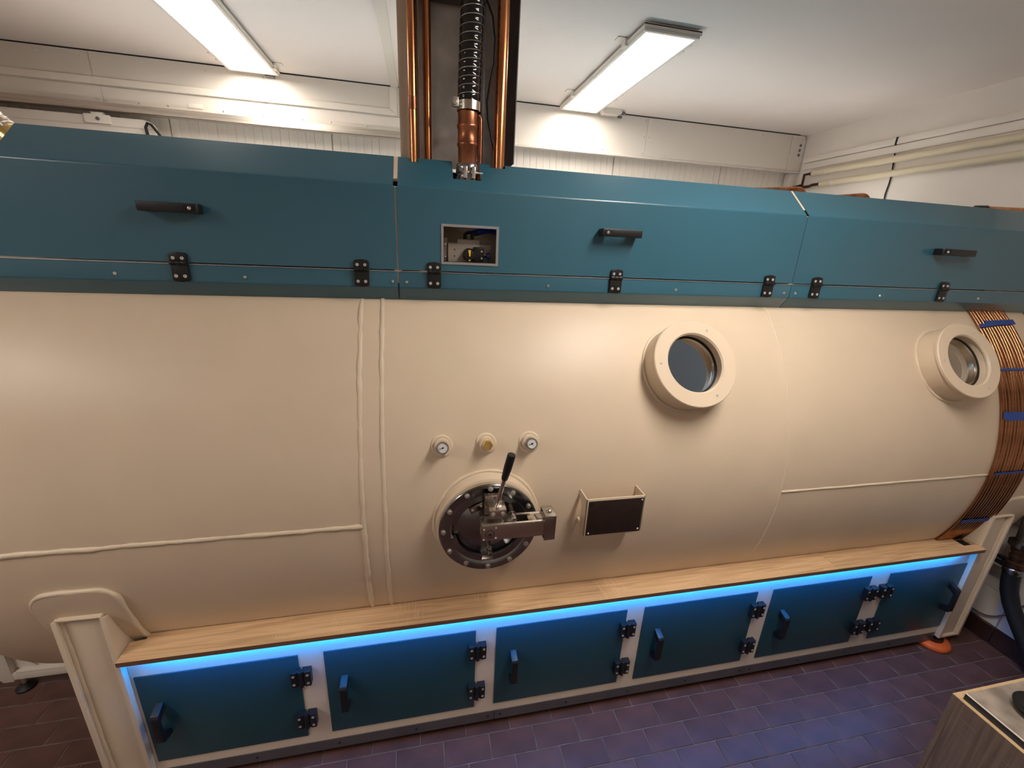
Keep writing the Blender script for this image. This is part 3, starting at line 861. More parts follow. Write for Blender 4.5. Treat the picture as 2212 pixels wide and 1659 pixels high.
# ------------------------------------------------------------------ copper tube bundle
tb = thing('tube_bundle', 'bundle of twelve thin copper tubes curving down the chamber at the right end', 'tubes', (2.64, 1.26, 0.66))
NT, PT = 12, 0.0188
for i in range(NT):
    x = 2.5405 + i * PT
    pts = []
    for j in range(70):
        a = RAD(56 - 88 * j / 69)
        wv = 0.0016 * math.sin(j * 0.35 + i * 1.7) + 0.001 * noise.noise(V(j * 0.2, i * 3.1, 0))
        pts.append(cp(x + wv, a, R + 0.0085))
    part('tube', MB().tube(pts, 0.0068, 10), 'copper_dull', tb)
def tape(a, da, xa, xb, th=0.019, sk=0.0):
    mb = MB()
    vs_, fs_ = [], []
    for j in range(5):
        aa = a + da * (j / 4 - 0.5)
        for k in range(9):
            f = k / 8
            vs_.append(cp(xa + (xb - xa) * f, aa + sk * f, R + th + 0.0012 * math.sin(k * 2.3)))
    for j in range(4):
        for k in range(8):
            fs_.append((j * 9 + k, j * 9 + k + 1, j * 9 + k + 10, j * 9 + k + 9))
    n0 = len(vs_)
    vs_ += [Vector((p.x, p.y + 0.0008, p.z)) for p in vs_]
    fs_ += [tuple(n0 + q for q in reversed(f)) for f in fs_]
    return mb.add(vs_, fs_)
for a, da, xa, xb, sk in ((40.4, 1.0, 2.527, 2.72, 1.2), (41.2, 1.5, 2.575, 2.765, 0.6), (28.35, 0.55, 2.53, 2.768, 0), (16.7, 1.9, 2.531, 2.768, -0.3), (16.0, 1.3, 2.56, 2.77, 0), (1.3, 0.6, 2.55, 2.766, 0), (-14.4, 1.3, 2.529, 2.772, -0.4)):
    part('tape', tape(RAD(a), RAD(da), xa, xb, 0.0178, RAD(sk)), 'blue_tape', tb)

# ------------------------------------------------------------------ hood covers over the chamber
HY, HZ0, HZ1 = 1.524, 1.8885, 2.148
SL = [(1.524, 2.148), (1.633, 2.247)]
def cover(x0, x1, name_label, hinges, handle, screws, notches=(), window=None, topcut=None):
    root = thing('hood_cover', name_label, 'cover', ((x0 + x1) / 2, HY, 1.784), 'teal sheet-metal hood covers on top of the chamber')
    T = 0.003
    mb = MB()
    def arc(p, q, r, rad=0.005, n=6):
        p, q, r = Vector(p), Vector(q), Vector(r)
        a, b = q + (p - q).normalized() * rad, q + (r - q).normalized() * rad
        return [tuple(a * (1 - k / n) ** 2 + q * 2 * (k / n) * (1 - k / n) + b * (k / n) ** 2) for k in range(n + 1)]
    AR = arc((HY, HZ0), (HY, HZ1), SL[1])
    # flap front, slope and top, split where there are cut-outs
    if window:
        wx0, wx1, wz0, wz1 = window
        mb.sheet([(HY, HZ0), AR[0]], x0, wx0, T).sheet([(HY, HZ0), AR[0]], wx1, x1, T)
        mb.sheet([(HY, HZ0), (HY, wz0)], wx0, wx1, T).sheet([(HY, wz1), AR[0]], wx0, wx1, T)
    else:
        mb.sheet([(HY, HZ0), AR[0]], x0, x1, T)
    xs = [(x0 + 0.0045, x1 - 0.0045, 1.0)]
    for (a, b, f) in sorted(notches):
        l, r, g = xs.pop()
        xs += [(l, a, 1.0), (a, b, f), (b, r, 1.0)]
    for l, r, f in xs:
        y1 = SL[0][0] + (SL[1][0] - SL[0][0]) * f
        z1 = SL[0][1] + (SL[1][1] - SL[0][1]) * f
        mb.sheet(AR + ([(y1, z1)] if f > 0.06 else []), l, r, T)
        if f == 1.0 or (topcut and l > -0.2):
            yb_ = 2.889
            mb.sheet([SL[1] if not (topcut and l >= topcut[0] - 1e-6 and r <= topcut[1] + 1e-6) else (1.872, SL[1][1]), (yb_, SL[1][1])], l, r, T)
    part('flap', mb, 'teal', root, bevel=0.0)
    bk = MB().sheet([(2.889, 2.247), (2.998, 2.148), (2.998, 1.83), (2.961, 1.784)], x0, x1, T)
    part('rear_panel', bk, 'teal', root)
    low = MB().sheet([(1.561, 1.785)] + arc((1.561, 1.785), (1.524, 1.830), (1.524, 1.882), 0.004) + [(1.524, 1.8822)], x0, x1, T)
    part('lower_rail', low, 'teal', root, bevel=0.0006, seg=2)
    part('edge_highlight', MB().box(x0 + 0.001, x1 - 0.001, 1.5222, 1.5285, 1.8823, 1.8846), 'silver', root, bevel=0.0005)  # pale strip standing in for the highlight along the rail's top lip
    for x in hinges:
        h = part('hinge', HINGE_MB(x), 'black', root, bevel=0.0012)
        for dx in (-0.0125, 0.0115):
            for z in (1.9005, 1.8475):
                put(PSCR, 'screw', h, (x + dx, HY - 0.0092, z))
    for x in screws:
        put(SCR, 'screw', root, (x, HY - 0.0002, 1.8492))
    if handle:
        xa, xb, scr = handle
        hd = part('handle', HANDLE_MB(xa, xb), 'black', root, bevel=0.002)
        sx = xb - 0.024 if scr > 0 else xa + 0.024
        rc = part('screw_recess', MB().box(sx - 0.014, sx + 0.014, HY - 0.0445, HY - 0.0432, 2.034, 2.049), 'dark_hole', hd, bevel=0.0005)
        put(SCR, 'screw', hd, (sx + 0.003 * scr, HY - 0.0445, 2.0415))
    return root
def HINGE_MB(x):
    w = 0.0235
    mb = MB()
    y0, y1 = HY - 0.0090, HY - 0.0008
    up = [(x - w, 1.8905), (x + w, 1.8905), (x + w, 1.910), (x + w - 0.004, 1.9155), (x, 1.918), (x - w + 0.004, 1.9155), (x - w, 1.910)]
    dn = [(x - w, 1.8835), (x - w, 1.8375), (x - w + 0.004, 1.832), (x, 1.8295), (x + w - 0.004, 1.832), (x + w, 1.8375), (x + w, 1.8835)]
    for pl in (up, dn):
        mb.prism([(a, y0, b) for a, b in pl], (0, y1 - y0, 0))
    for k in range(3):
        xa = x - w + 2 * w * k / 3
        mb.cyl((xa + 0.0003, HY - 0.0100, 1.8868), (xa + 2 * w / 3 - 0.0003, HY - 0.0100, 1.8868), 0.0066, seg=16)
    return mb
def HANDLE_MB(xa, xb):
    yf = HY - 0.043
    pl = [(xa + 0.004, HY - 0.001), (xa + 0.030, HY - 0.001), (xa + 0.036, yf + 0.016), (xa + 0.044, yf + 0.012), (xb - 0.044, yf + 0.012), (xb - 0.036, yf + 0.016), (xb - 0.030, HY - 0.001), (xb - 0.004, HY - 0.001), (xb, yf + 0.005), (xb - 0.004, yf), (xa + 0.004, yf), (xa, yf + 0.005)]
    return MB().prism([(x, y, 2.0285) for x, y in pl], (0, 0, 0.026))
J1, J2 = -0.0730, 1.4885
cover(-1.75, J1 - 0.0025, 'left teal hood cover, dull dark end with handle left of the duct', (-0.715, -0.189), (-0.781, -0.624, 1), (-0.891, -0.541, -0.0915),
      notches=[(-1.7455, -1.117, 0.02)], topcut=(-1.7455, -1.117, 0))
cover(J1 + 0.0025, J2 - 0.0015, 'middle teal hood cover with the rectangular window and pipe cut-outs', (0.0455, 0.711, 1.3735), (0.622, 0.776, -1), (-0.0455, 0.452, 0.967, 1.461),
      notches=[(-0.031, -0.001, 0.86), (0.112, 0.206, 0.36), (0.243, 0.296, 0.88)], window=(0.0705, 0.2635, 1.9125, 2.0395), topcut=(-0.0705, 0.335, 2.0))
cover(J2 + 0.0015, 2.99, 'right teal hood cover running past the right frame edge', (1.6035, 2.2855), (2.160, 2.348, -1), (1.5155, 1.951, 2.516))
part_end = None
for x, lab in ((J1, 'narrow cream joint bar between left and middle hood covers'), (J2 - 0.002, 'narrow cream joint bar between middle and right hood covers')):
    n_ = Vector((0, 0.672, -0.741))
    mb = MB()
    p0, p1 = Vector((0, 1.548, 2.1697)), Vector((0, 1.633, 2.247))
    off = Vector((0, 0.672, -0.741)) * 0.0035
    a, b = p0 + off * 0.1, p1 + off * 0.1
    mb.prism([(x - 0.0062, a.y, a.z), (x + 0.0062, a.y, a.z), (x + 0.0062, b.y, b.z), (x - 0.0062, b.y, b.z)], tuple(off * 3))
    mb.box(x - 0.012, x + 0.012, 1.528, 1.534, 1.845, 2.145)
    tag(part('joint_bar', mb, 'cream'), lab, 'bar', 'cream joint bars of the hood')
# end cap of the left cover
# window frame with valve actuator behind
wf = thing('window_frame', 'small silver rectangular frame around the opening in the middle hood cover', 'frame', (0.167, HY, 1.97))
wx0, wx1, wz0, wz1, fw = 0.0695, 0.2645, 1.9115, 2.0410, 0.0085
for pl in ([(wx0, wz0), (wx1, wz0), (wx1 - fw, wz0 + fw), (wx0 + fw, wz0 + fw)], [(wx0, wz1), (wx0 + fw, wz1 - fw), (wx1 - fw, wz1 - fw), (wx1, wz1)],
           [(wx0, wz0), (wx0 + fw, wz0 + fw), (wx0 + fw, wz1 - fw), (wx0, wz1)], [(wx1, wz0), (wx1, wz1), (wx1 - fw, wz1 - fw), (wx1 - fw, wz0 + fw)]):
    part('frame_bar', MB().prism([(x, HY - 0.003, z) for x, z in pl], (0, 0.010, 0)), 'silver', wf, bevel=0.0006, seg=1)
part('liner', MB().box(wx0 + 0.006, wx0 + 0.0085, HY + 0.004, HY + 0.05, wz0 + 0.006, wz1 - 0.006), 'cream', wf)
act = thing('valve_actuator', 'grey valve actuator with yellow pointer knob inside the hood window', 'valve', (0.17, 1.62, 1.9))
part('body', MB().box(0.097, 0.250, 1.60, 1.70, 1.918, 1.981), 'castgrey', act, bevel=0.003)
part('body_flange', MB().box(0.092, 0.256, 1.625, 1.70, 1.966, 1.986), 'castgrey', act, bevel=0.002)
blk = part('port_block', MB().box(0.130, 0.210, 1.605, 1.665, 1.981, 1.996), 'castgrey', act, bevel=0.001)
for x, r in ((0.142, 0.0045), (0.200, 0.0045), (0.168, 0.0022), (0.182, 0.0022)):
    part('bore', MB().cyl((x, 1.616, 1.9962), (x, 1.616, 1.9955), r, seg=16), 'dark_hole', act)
part('end_cover', MB().box(0.082, 0.096, 1.612, 1.69, 1.920, 2.000), 'castgrey', act, bevel=0.003)
for z in (1.935, 1.978):
    put(SCR, 'screw', act, (0.0885, 1.612, z))
for z in (1.960, 1.938):
    part('bore', MB().cyl((0.120, 1.5995, z), (0.120, 1.6005, z), 0.0025, seg=12), 'dark_hole', act)
part('knob', MB().lathe((0.171, 1.60, 1.9445), (0, -1, 0), [(0.0225, 0), (0.0225, 0.014), (0.018, 0.027), (0.0, 0.030)], 28), 'black', act)
part('pointer', MB().prism([(0.1655, 1.571, 1.9605), (0.1755, 1.571, 1.9605), (0.1735, 1.5655, 1.939), (0.1690, 1.5655, 1.939)], (0, 0.006, 0)), 'yellow', act, bevel=0.0008)
part('pointer_mark', MB().box(0.1675, 0.1745, 1.570, 1.576, 1.9235, 1.928), 'yellow', act, bevel=0.001)
sw = part('switch_box', MB().box(0.186, 0.2215, 1.572, 1.60, 1.922, 1.972), 'black', act, bevel=0.004)
for z in (1.957, 1.934):
    put(SCR, 'screw', sw, (0.2135, 1.572, z)).scale = (0.8, 1, 0.8)
part('gland', MB().lathe((0.2215, 1.585, 1.943), (1, 0, 0), [(0.006, 0), (0.0075, 0.003), (0.0075, 0.010), (0.0065, 0.012)], 6), 'brass', act)
part('gland_nut', MB().lathe((0.2335, 1.585, 1.943), (1, 0, 0), [(0.011, 0), (0.011, 0.010), (0.008, 0.012)], 20), 'blue_hose', act)
part('elbow_fitting', MB().tube([(0.160, 1.63, 1.996), (0.160, 1.63, 2.012), (0.166, 1.63, 2.018), (0.184, 1.63, 2.021)], 0.0065, 10), 'black', act)
part('elbow_fitting', MB().tube([(0.184, 1.615, 1.996), (0.184, 1.615, 2.010), (0.190, 1.615, 2.015), (0.206, 1.615, 2.017)], 0.0065, 10), 'black', act)
for i, (a, b) in enumerate((((0.180, 1.63, 2.021), (0.30, 1.66, 2.022)), ((0.204, 1.615, 2.017), (0.31, 1.65, 2.010)))):
    a, b = Vector(a), Vector(b)
    tag(part('air_hose', MB().tube([a + (b - a) * f + Vector((0, 0, 0.012 * math.sin(PI * f))) for f in [k / 10 for k in range(11)]], 0.0052, 10), 'blue_hose'),
        ('upper' if i == 0 else 'lower') + ' thin blue air hose plugged into the valve actuator', 'hose', 'blue air hoses')

# ------------------------------------------------------------------ vertical duct and pipes above the hood
duct = thing('pipe_duct', 'open galvanised sheet-metal pipe duct rising from the hood to the ceiling', 'duct', (0.13, 1.85, 2.25))
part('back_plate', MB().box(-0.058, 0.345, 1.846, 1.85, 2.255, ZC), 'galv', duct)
part('left_lip', MB().box(-0.058, -0.014, 1.668, 1.671, 2.251, ZC).box(-0.058, -0.055, 1.671, 1.846, 2.251, ZC), 'cream_rough', duct)
part('edge_strip', MB().box(0.004, 0.010, 1.79, 1.846, 2.262, ZC), 'cream', duct, bevel=0.001)
part('right_side', MB().box(0.333, 0.336, 1.668, 1.850, 2.262, ZC), 'galv_shade_grey', duct)  # inner face in shadow, the shade put into a darker sheet colour
part('inner_rib', MB().box(0.228, 0.243, 1.81, 1.846, 2.255, ZC), 'galv_shade_grey', duct, bevel=0.001)
part('inner_rib', MB().box(0.243, 0.275, 1.832, 1.846, 2.255, ZC), 'galv', duct, bevel=0.001)
part('top_plate', MB().box(-0.02, 0.23, 1.80, 1.845, 2.775, 2.783), 'galv_shade_grey', duct)
def pipe(x, y, r, z0, label, collar=None):
    t = thing('copper_pipe', label, 'pipe', (x, y, z0), 'vertical copper pipes in the duct')
    part('tube', MB().cyl((x, y, z0), (x, y, ZC - 0.001), r, seg=28), 'copper', t)
    if collar:
        part('socket', MB().lathe((x, y, collar), (0, 0, 1), [(r, -0.001), (r + 0.0012, 0), (r + 0.0012, 0.035), (r, 0.036)], 28), 'copper_old', t)
    return t
pipe(-0.0140, 1.640, 0.0135, 2.18, 'leftmost of the three vertical copper pipes in the duct, against the cream lip', 2.39)
pipe(0.0345, 1.720, 0.0140, 2.20, 'second vertical copper pipe from the left, over the grey back plate')
pipe(0.2755, 1.640, 0.0195, 2.16, 'thick vertical copper pipe at the right side of the duct')
# suction hose on a large copper stub
hx, hy = 0.1665, 1.612
hose = thing('spiral_hose', 'black spiral-wire suction hose with hose clamp rising to the ceiling', 'hose', (hx, hy, 2.40))
def hose_c(z):
    f = (z - 2.40)
    return Vector((hx + 0.010 * f / 0.3 - 0.003, hy + 0.006 * math.sin(f * 3), z))
nseg = 23
pts, rr = [], []
for i in range(nseg * 4 + 1):
    z = 2.40 + i * (ZC - 2.402) / (nseg * 4)
    ph = (i % 4) / 4
    pts.append(hose_c(z))
    rr.append(0.0368 + 0.0009 * math.cos(2 * PI * ph + PI))
part('hose_body', MB().tube(pts, rr, 32), 'hosebk', hose, angle=70)
wire = []
for i in range(nseg * 24 + 1):
    z = 2.40 + i * (ZC - 2.402) / (nseg * 24)
    a = 2 * PI * i / 24
    wire.append(hose_c(z) + Vector((math.cos(a), math.sin(a), 0)) * 0.0374)
part('wire_coil', MB().tube(wire, 0.0011, 6), 'zinc', hose)
cl = part('hose_clamp', MB().lathe((hx, hy, 2.393), (0, 0, 1), [(0.0385, 0), (0.0402, 0.001), (0.0402, 0.027), (0.0385, 0.028)], 48, close=True), 'steel_bright', hose)
part('clamp_housing', MB().box(hx - 0.054, hx - 0.036, hy - 0.024, hy - 0.004, 2.400, 2.428), 'zinc', hose, bevel=0.002)
part('clamp_screw', MB().cyl((hx - 0.049, hy - 0.035, 2.410), (hx - 0.049, hy + 0.005, 2.410), 0.0075, seg=14), 'zinc', hose, bevel=0.001)
stub = thing('copper_stub', 'wide copper pipe stub between the black hose and the hood', 'pipe', (hx, hy, 2.2))
part('stub_tube', MB().lathe((hx - 0.003, hy, 2.17), (0, 0, 1), [(0.0325, 0), (0.0325, 0.118), (0.0358, 0.123), (0.0358, 0.129), (0.0332, 0.133), (0.0332, 0.172), (0.0362, 0.176), (0.0362, 0.183), (0.0328, 0.188), (0.0335, 0.245)], 44), 'copper_old', stub)
part('coupling', MB().lathe((hx - 0.003, hy, 2.16), (0, 0, 1), [(0.037, 0), (0.039, 0.004), (0.039, 0.028), (0.036, 0.032), (0.036, 0.046), (0.039, 0.05), (0.039, 0.072), (0.036, 0.078)], 44), 'steel_dark', stub)
for x in (-0.014, 0.014):
    part('coupling_bolt', MB().cyl((hx + x - 0.01, hy - 0.040, 2.208), (hx + x + 0.012, hy - 0.040, 2.208), 0.006, seg=12).box(hx + x - 0.006, hx + x + 0.006, hy - 0.046, hy - 0.033, 2.190, 2.226), 'zinc', stub, bevel=0.001)
part('coupling_rod', MB().cyl((hx + 0.012, hy - 0.040, 2.208), (hx + 0.045, hy - 0.040, 2.208), 0.0022, seg=10), 'white_plastic', stub)
el = [(0.170, 1.68, 2.405), (0.200, 1.68, 2.405), (0.210, 1.68, 2.402), (0.2145, 1.68, 2.393), (0.215, 1.68, 2.38), (0.215, 1.68, 2.15)]
tag(part('copper_branch', MB().tube(el, 0.0078, 14), 'copper_old'), 'thin copper branch pipe with a bend behind the wide stub', 'pipe')
cb = [(0.20, 1.70, 2.80), (0.228, 1.70, 2.742), (0.250, 1.70, 2.70), (0.2605, 1.70, 2.64), (0.259, 1.70, 2.57), (0.246, 1.70, 2.51), (0.2375, 1.70, 2.455), (0.242, 1.70, 2.40), (0.257, 1.70, 2.34), (0.268, 1.70, 2.30), (0.274, 1.705, 2.25)]
tag(part('black_cable', MB().tube(cb, 0.0036, 8), 'rubber'), 'thin black cable hanging in a curve beside the right copper pipe', 'cable')

ul = thing('added_uplight', 'added unseen white uplight strip lying lengthwise on top of the hood covers behind the pipes', 'light strip', (0.6, 2.62, 2.25))  # lamp added to lift the ceiling and upper walls, hidden by the hood edge
part('profile', MB().box(-1.70, 2.95, 2.60, 2.64, 2.2505, 2.262), 'silver', ul)
part('led_line', MB().box(-1.69, 2.94, 2.612, 2.628, 2.262, 2.266), 'ledwhite', ul)
# copper pipes lying on the hood at right
def lying(pts, r, label):
    P = [Vector(p) for p in pts]
    # round the corners
    out = [P[0]]
    for i in range(1, len(P) - 1):
        a, b, c = P[i - 1], P[i], P[i + 1]
        d = 0.045
        p, q = b + (a - b).normalized() * d, b + (c - b).normalized() * d
        for k in range(7):
            t = k / 6
            out.append(p * (1 - t) ** 2 + b * 2 * t * (1 - t) + q * t * t)
    out.append(P[-1])
    return tag(part('copper_bend', MB().tube(out, r, 16), 'copper'), label, 'pipe', 'copper pipes on top of the hood')
lying([(1.45, 2.10, 2.285), (1.70, 2.10, 2.305), (1.985, 2.10, 2.330), (1.985, 2.10, 2.262)], 0.0205, 'copper pipe bend at the cream joint bar on top of the hood')
lying([(2.02, 2.12, 2.283), (2.20, 2.12, 2.305), (2.425, 2.12, 2.333), (2.425, 2.12, 2.262)], 0.0195, 'second copper pipe bend on the hood, right of the joint bar')
sp_ = thing('copper_pipe', 'straight copper pipe with a black cap at the right frame edge above the hood', 'pipe', (2.9, 1.75, 2.25))
part('tube', MB().cyl((2.70, 1.75, 2.262), (3.06, 1.75, 2.272), 0.012, seg=20), 'copper', sp_)
part('cap', MB().cyl((2.655, 1.75, 2.260), (2.725, 1.75, 2.264), 0.0135, seg=14), 'black', sp_)

# ------------------------------------------------------------------ right wall services
for z0, z1, d, lab in ((2.727, 2.767, 0.018, 'upper flat white cable trunking along the right wall'), (2.676, 2.722, 0.016, 'lower flat white cable trunking along the right wall')):
    t = thing('cable_trunking', lab, 'trunking', (XW, 2.0, z0), 'white trunkings on the right wall')
    part('channel', MB().box(XW - d, XW, YF, 3.30, z0, z1), 'plaster', t, bevel=0.002)
    part('lid', MB().box(XW - d - 0.002, XW - d, YF, 3.295, z0 + 0.003, z1 - 0.003), 'plaster', t, bevel=0.001)
for z, y1, lab, els in ((2.634, 3.155, 'upper cream lagged heating pipe along the right wall', [(0, 3.155, 0), (0, 3.235, 0), (0, 3.235, -0.075), (0, 3.33, -0.085)]),
                        (2.548, 3.06, 'lower cream lagged heating pipe along the right wall', [(0, 3.06, 0), (0, 3.14, 0), (0, 3.16, -0.008), (0, 3.34, -0.008)])):
    t = thing('heating_pipe', lab, 'pipe', (3.03, 2.0, z), 'cream lagged pipes on the right wall')
    part('lagging', MB().cyl((3.03, YF, z), (3.03, y1, z), 0.0205, seg=24), 'lag', t)
    part('collar', MB().lathe((3.03, y1 - 0.11, z), (0, 1, 0), [(0.0205, 0), (0.0225, 0.002), (0.0225, 0.012), (0.0205, 0.014)], 24), 'white_plastic', t)
    part('reducer', MB().lathe((3.03, y1, z), (0, 1, 0), [(0.0195, 0), (0.018, 0.008), (0.0105, 0.022), (0.0105, 0.03)], 20), 'copper_dark', t)
    part('copper_end', MB().tube([(3.03 + a, b, z + c) for a, b, c in els], 0.0105, 12), 'copper_dark', t)
tag(part('wall_cable', MB().tube([(3.062, 2.572, 2.70), (3.058, 2.565, 2.66), (3.058, 2.556, 2.60), (3.060, 2.55, 2.54), (3.060, 2.549, 2.49), (3.060, 2.555, 2.43), (3.060, 2.548, 2.36), (3.06, 2.55, 2.20)], 0.0042, 8), 'rubber'),
    'thin black cable hanging down the right wall behind the lagged pipes', 'cable')
tag(part('cable_clip', MB().box(XW - 0.024, XW - 0.018, 2.566, 2.576, 2.722, 2.770), 'rubber'), 'short black cable piece crossing the white trunking on the right wall', 'cable')

# ------------------------------------------------------------------ shelf, cabinet, LED strip
SZ0, SZ1, SY0, SY1 = 0.643, 0.661, 1.240, 1.3475
shelf = thing('oak_shelf', 'long narrow oak-look shelf along the foot of the chamber', 'shelf', (0.87, 1.29, SZ0))
def board(parts, name):
    part(name, parts, ['oak', 'oak_edge'], shelf)
def shelf_box(mb, x0, x1, y0, y1):
    k = len(mb.f)
    mb.box(x0, x1, y0, y1, SZ0, SZ1)
    mb.m[k + 0] = 1
    mb.m[k + 2] = 1
    return mb
mb = MB()
poly = [(-0.974, SY0), (1.8265, SY0), (1.8265, SY1), (-0.930, SY1), (-0.930, 1.325), (-0.974, 1.318)]
mb.prism([(x, y, SZ0) for x, y in poly], (0, 0, SZ1 - SZ0))
mb.m = [1, 0] + [1] + [0] * (len(mb.f) - 3)
part('shelf_board', mb, ['oak', 'oak_edge'], shelf)
mb = MB()
for q in ((1.8275, 2.634, SY0, SY1), (2.634, 2.712, SY0, 1.282), (2.634, 2.712, 1.335, SY1)):
    shelf_box(mb, *q)
mb.prism([(2.712, SY0, SZ0), (2.7225, SY0, SZ0), (2.7225, 1.30, SZ0), (2.712, 1.335, SZ0)], (0, 0, SZ1 - SZ0))
part('shelf_board', mb, ['oak', 'oak_edge'], shelf)
part('cable_hole', MB().box(2.634, 2.712, 1.282, 1.335, SZ0 + 0.001, SZ0 + 0.003), 'dark_hole', shelf)
part('hole_trim', MB().sheet([(1.24, 0.662), (1.30, 0.664)], 2.7125, 2.7215, 0.0025), 'edgeband', shelf)
led = thing('led_strip', 'glowing blue LED strip under the front of the oak shelf', 'light strip', (0.87, 1.26, SZ0))
part('led_line', MB().box(-0.93, 2.63, 1.2560, 1.2600, 0.6385, SZ0), 'ledblue', led)
part('profile', MB().box(-0.93, 2.63, 1.2540, 1.2559, 0.6372, SZ0), 'oak_edge', led)  # added lip, keeps the strip's direct light off the floor

CY = 1.285
cab = thing('base_cabinet', 'long cream base cabinet with six teal doors under the oak shelf', 'cabinet', (0.87, CY, 0.0))
frm = MB()
doors = [(-0.968, -0.459, 1), (-0.3725, 0.186, 1), (0.268, 0.828, 1), (0.909, 1.469, 1), (1.552, 2.109, 1), (2.2235, 2.716, -1)]
part('face_frame', MB().box(-0.979, 2.712, CY, CY + 0.02, 0.088, SZ0), 'frame', cab)
part('carcass', MB().box(-0.978, 2.711, CY + 0.02, CY + 0.024, 0.09, 0.64), 'frame', cab)
def DOOR_HANDLE(x, zt, zb):
    y1, yf = CY - 0.0045, CY - 0.049
    pl = [(y1, zt), (y1, zt - 0.030), (yf + 0.024, zt - 0.040), (yf + 0.013, zt - 0.048), (yf + 0.013, zb + 0.046), (yf + 0.024, zb + 0.038), (y1, zb + 0.026), (y1, zb - 0.002), (yf + 0.006, zb + 0.010), (yf, zb + 0.018), (yf, zt - 0.022), (yf + 0.006, zt - 0.014)]
    return MB().prism([(x - 0.0125, y, z) for y, z in pl], (0.025, 0, 0))
def DOOR_HINGE(x, z):
    mb = MB()
    y0, y1 = CY - 0.026, CY - 0.0005
    for s in (-1, 1):
        pl = [(x + s * 0.004, y1), (x + s * 0.034, y1), (x + s * 0.034, y0 + 0.003), (x + s * 0.031, y0), (x + s * 0.016, y0), (x + s * 0.007, y0 + 0.006), (x + s * 0.004, y0 + 0.006)]
        mb.prism([(a, b, z - 0.033) for a, b in pl], (0, 0, 0.066))
        for dz in (-0.019, 0.019):
            mb.lathe((x + s * 0.024, y0 - 0.0002, z + dz), (0, -1, 0), [(0.0052, -0.001), (0.0052, 0.0006), (0.0025, 0.0006), (0.002, -0.0006), (0, -0.0006)], 12, m=1)
    for k in range(5):
        mb.cyl((x, y0 + 0.005, z - 0.037 + k * 0.0148 + 0.0006), (x, y0 + 0.005, z - 0.037 + (k + 1) * 0.0148 - 0.0006), 0.0085, seg=14)
    return mb
hx_ = [-0.9135, -0.3075, 0.3405, 0.9855, 1.6295, 2.6540]
for i, ((xa, xb, sd), hxx) in enumerate(zip(doors, hx_)):
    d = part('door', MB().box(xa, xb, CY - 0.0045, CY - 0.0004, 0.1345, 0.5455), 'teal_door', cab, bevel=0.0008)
    zt = 0.420 if i < 5 else 0.435
    hd = part('handle', DOOR_HANDLE(hxx, zt, 0.268), 'black', d, bevel=0.0018)
    ex = (xb + 0.007) if sd > 0 else (xa - 0.013)
    for z in (0.452, 0.238):
        hg = part('hinge', DOOR_HINGE(ex, z), ['black', 'white_screw'], d, bevel=0.0)
for x0, x1 in ((-0.975, 0.273), (0.275, 1.512), (1.514, 2.705)):
    k = part('kick_plate', MB().box(x0, x1, CY - 0.003, CY, 0.037, 0.0885), 'skirt', cab, bevel=0.0006, seg=1)
    n = 5
    for j in range(n):
        x = x0 + 0.026 + (x1 - x0 - 0.052) * j / (n - 1)
        put(DSCR, 'screw', k, (x, CY - 0.003, 0.063)).scale = (1.1, 1, 1.1)
part('plinth', MB().box(-0.97, 2.70, CY + 0.10, CY + 0.12, 0.0, 0.088), 'dark_hole', cab)

# ------------------------------------------------------------------ left rear frame, hose
wfm = thing('white_stand', 'white welded stand on a black levelling foot behind the left saddle leg', 'stand', (-1.8, 1.8, 0))
part('corner_leg', MB().prism([(-1.86, 1.775, 0.34), (-1.775, 1.775, 0.34), (-1.775, 1.775, 0.064), (-1.815, 1.775, 0.064), (-1.825, 1.775, 0.080)], (0, 0.05, 0)), 'white', wfm, bevel=0.002)
part('lower_rail', MB().box(-1.775, -1.20, 1.775, 1.825, 0.074, 0.108), 'white', wfm, bevel=0.002)
part('rail_lip', MB().box(-1.76, -1.20, 1.775, 1.80, 0.108, 0.116), 'white', wfm, bevel=0.002)
part('gusset', MB().prism([(-1.775, 1.80, 0.115), (-1.70, 1.80, 0.115), (-1.775, 1.80, 0.19)], (0, 0.004, 0)), 'white', wfm)
part('mesh_panel', MB().box(-1.70, -1.20, 1.815, 1.82, 0.116, 0.30), 'galv', wfm)
part('foot_stem', MB().cyl((-1.765, 1.80, 0.02), (-1.765, 1.80, 0.075), 0.009, seg=14), 'zinc', wfm)
part('foot_pad', MB().lathe((-1.765, 1.80, 0), (0, 0, 1), [(0.034, 0), (0.034, 0.008), (0.014, 0.022), (0.012, 0.028)], 24), 'rubber', wfm)
ch = thing('clear_hose', 'short clear spiral hose with glints at the left frame edge above the hood', 'hose', (-1.42, 1.95, 2.3))
A0, A1 = Vector((-1.62, 2.05, 2.46)), Vector((-1.43, 2.05, 2.275))
part('hose_body', MB().tube([A0 + (A1 - A0) * (k / 40) for k in range(41)], [0.045 + 0.002 * math.cos(k * PI) for k in range(41)], 24), 'clearhose', ch)
uA, wA, dA = frame_of(A1 - A0)
LA_ = (A1 - A0).length
part('wire_coil', MB().tube([A0 + dA * (LA_ * k / 300) + (uA * math.cos(k * 2 * PI / 22) + wA * math.sin(k * 2 * PI / 22)) * 0.046 for k in range(301)], 0.002, 6), 'zinc', ch)
part('end_fitting', MB().cyl(A1, A1 + dA * 0.05, 0.05, seg=28), 'brass', ch, bevel=0.003)
tag(part('blue_cap', MB().ball((-1.415, 1.92, 2.225), 0.05, seg=20, sq=(0.8, 0.7, 1.0)), 'teal'), 'small teal rounded cap at the left frame edge below the clear hose', 'cap')

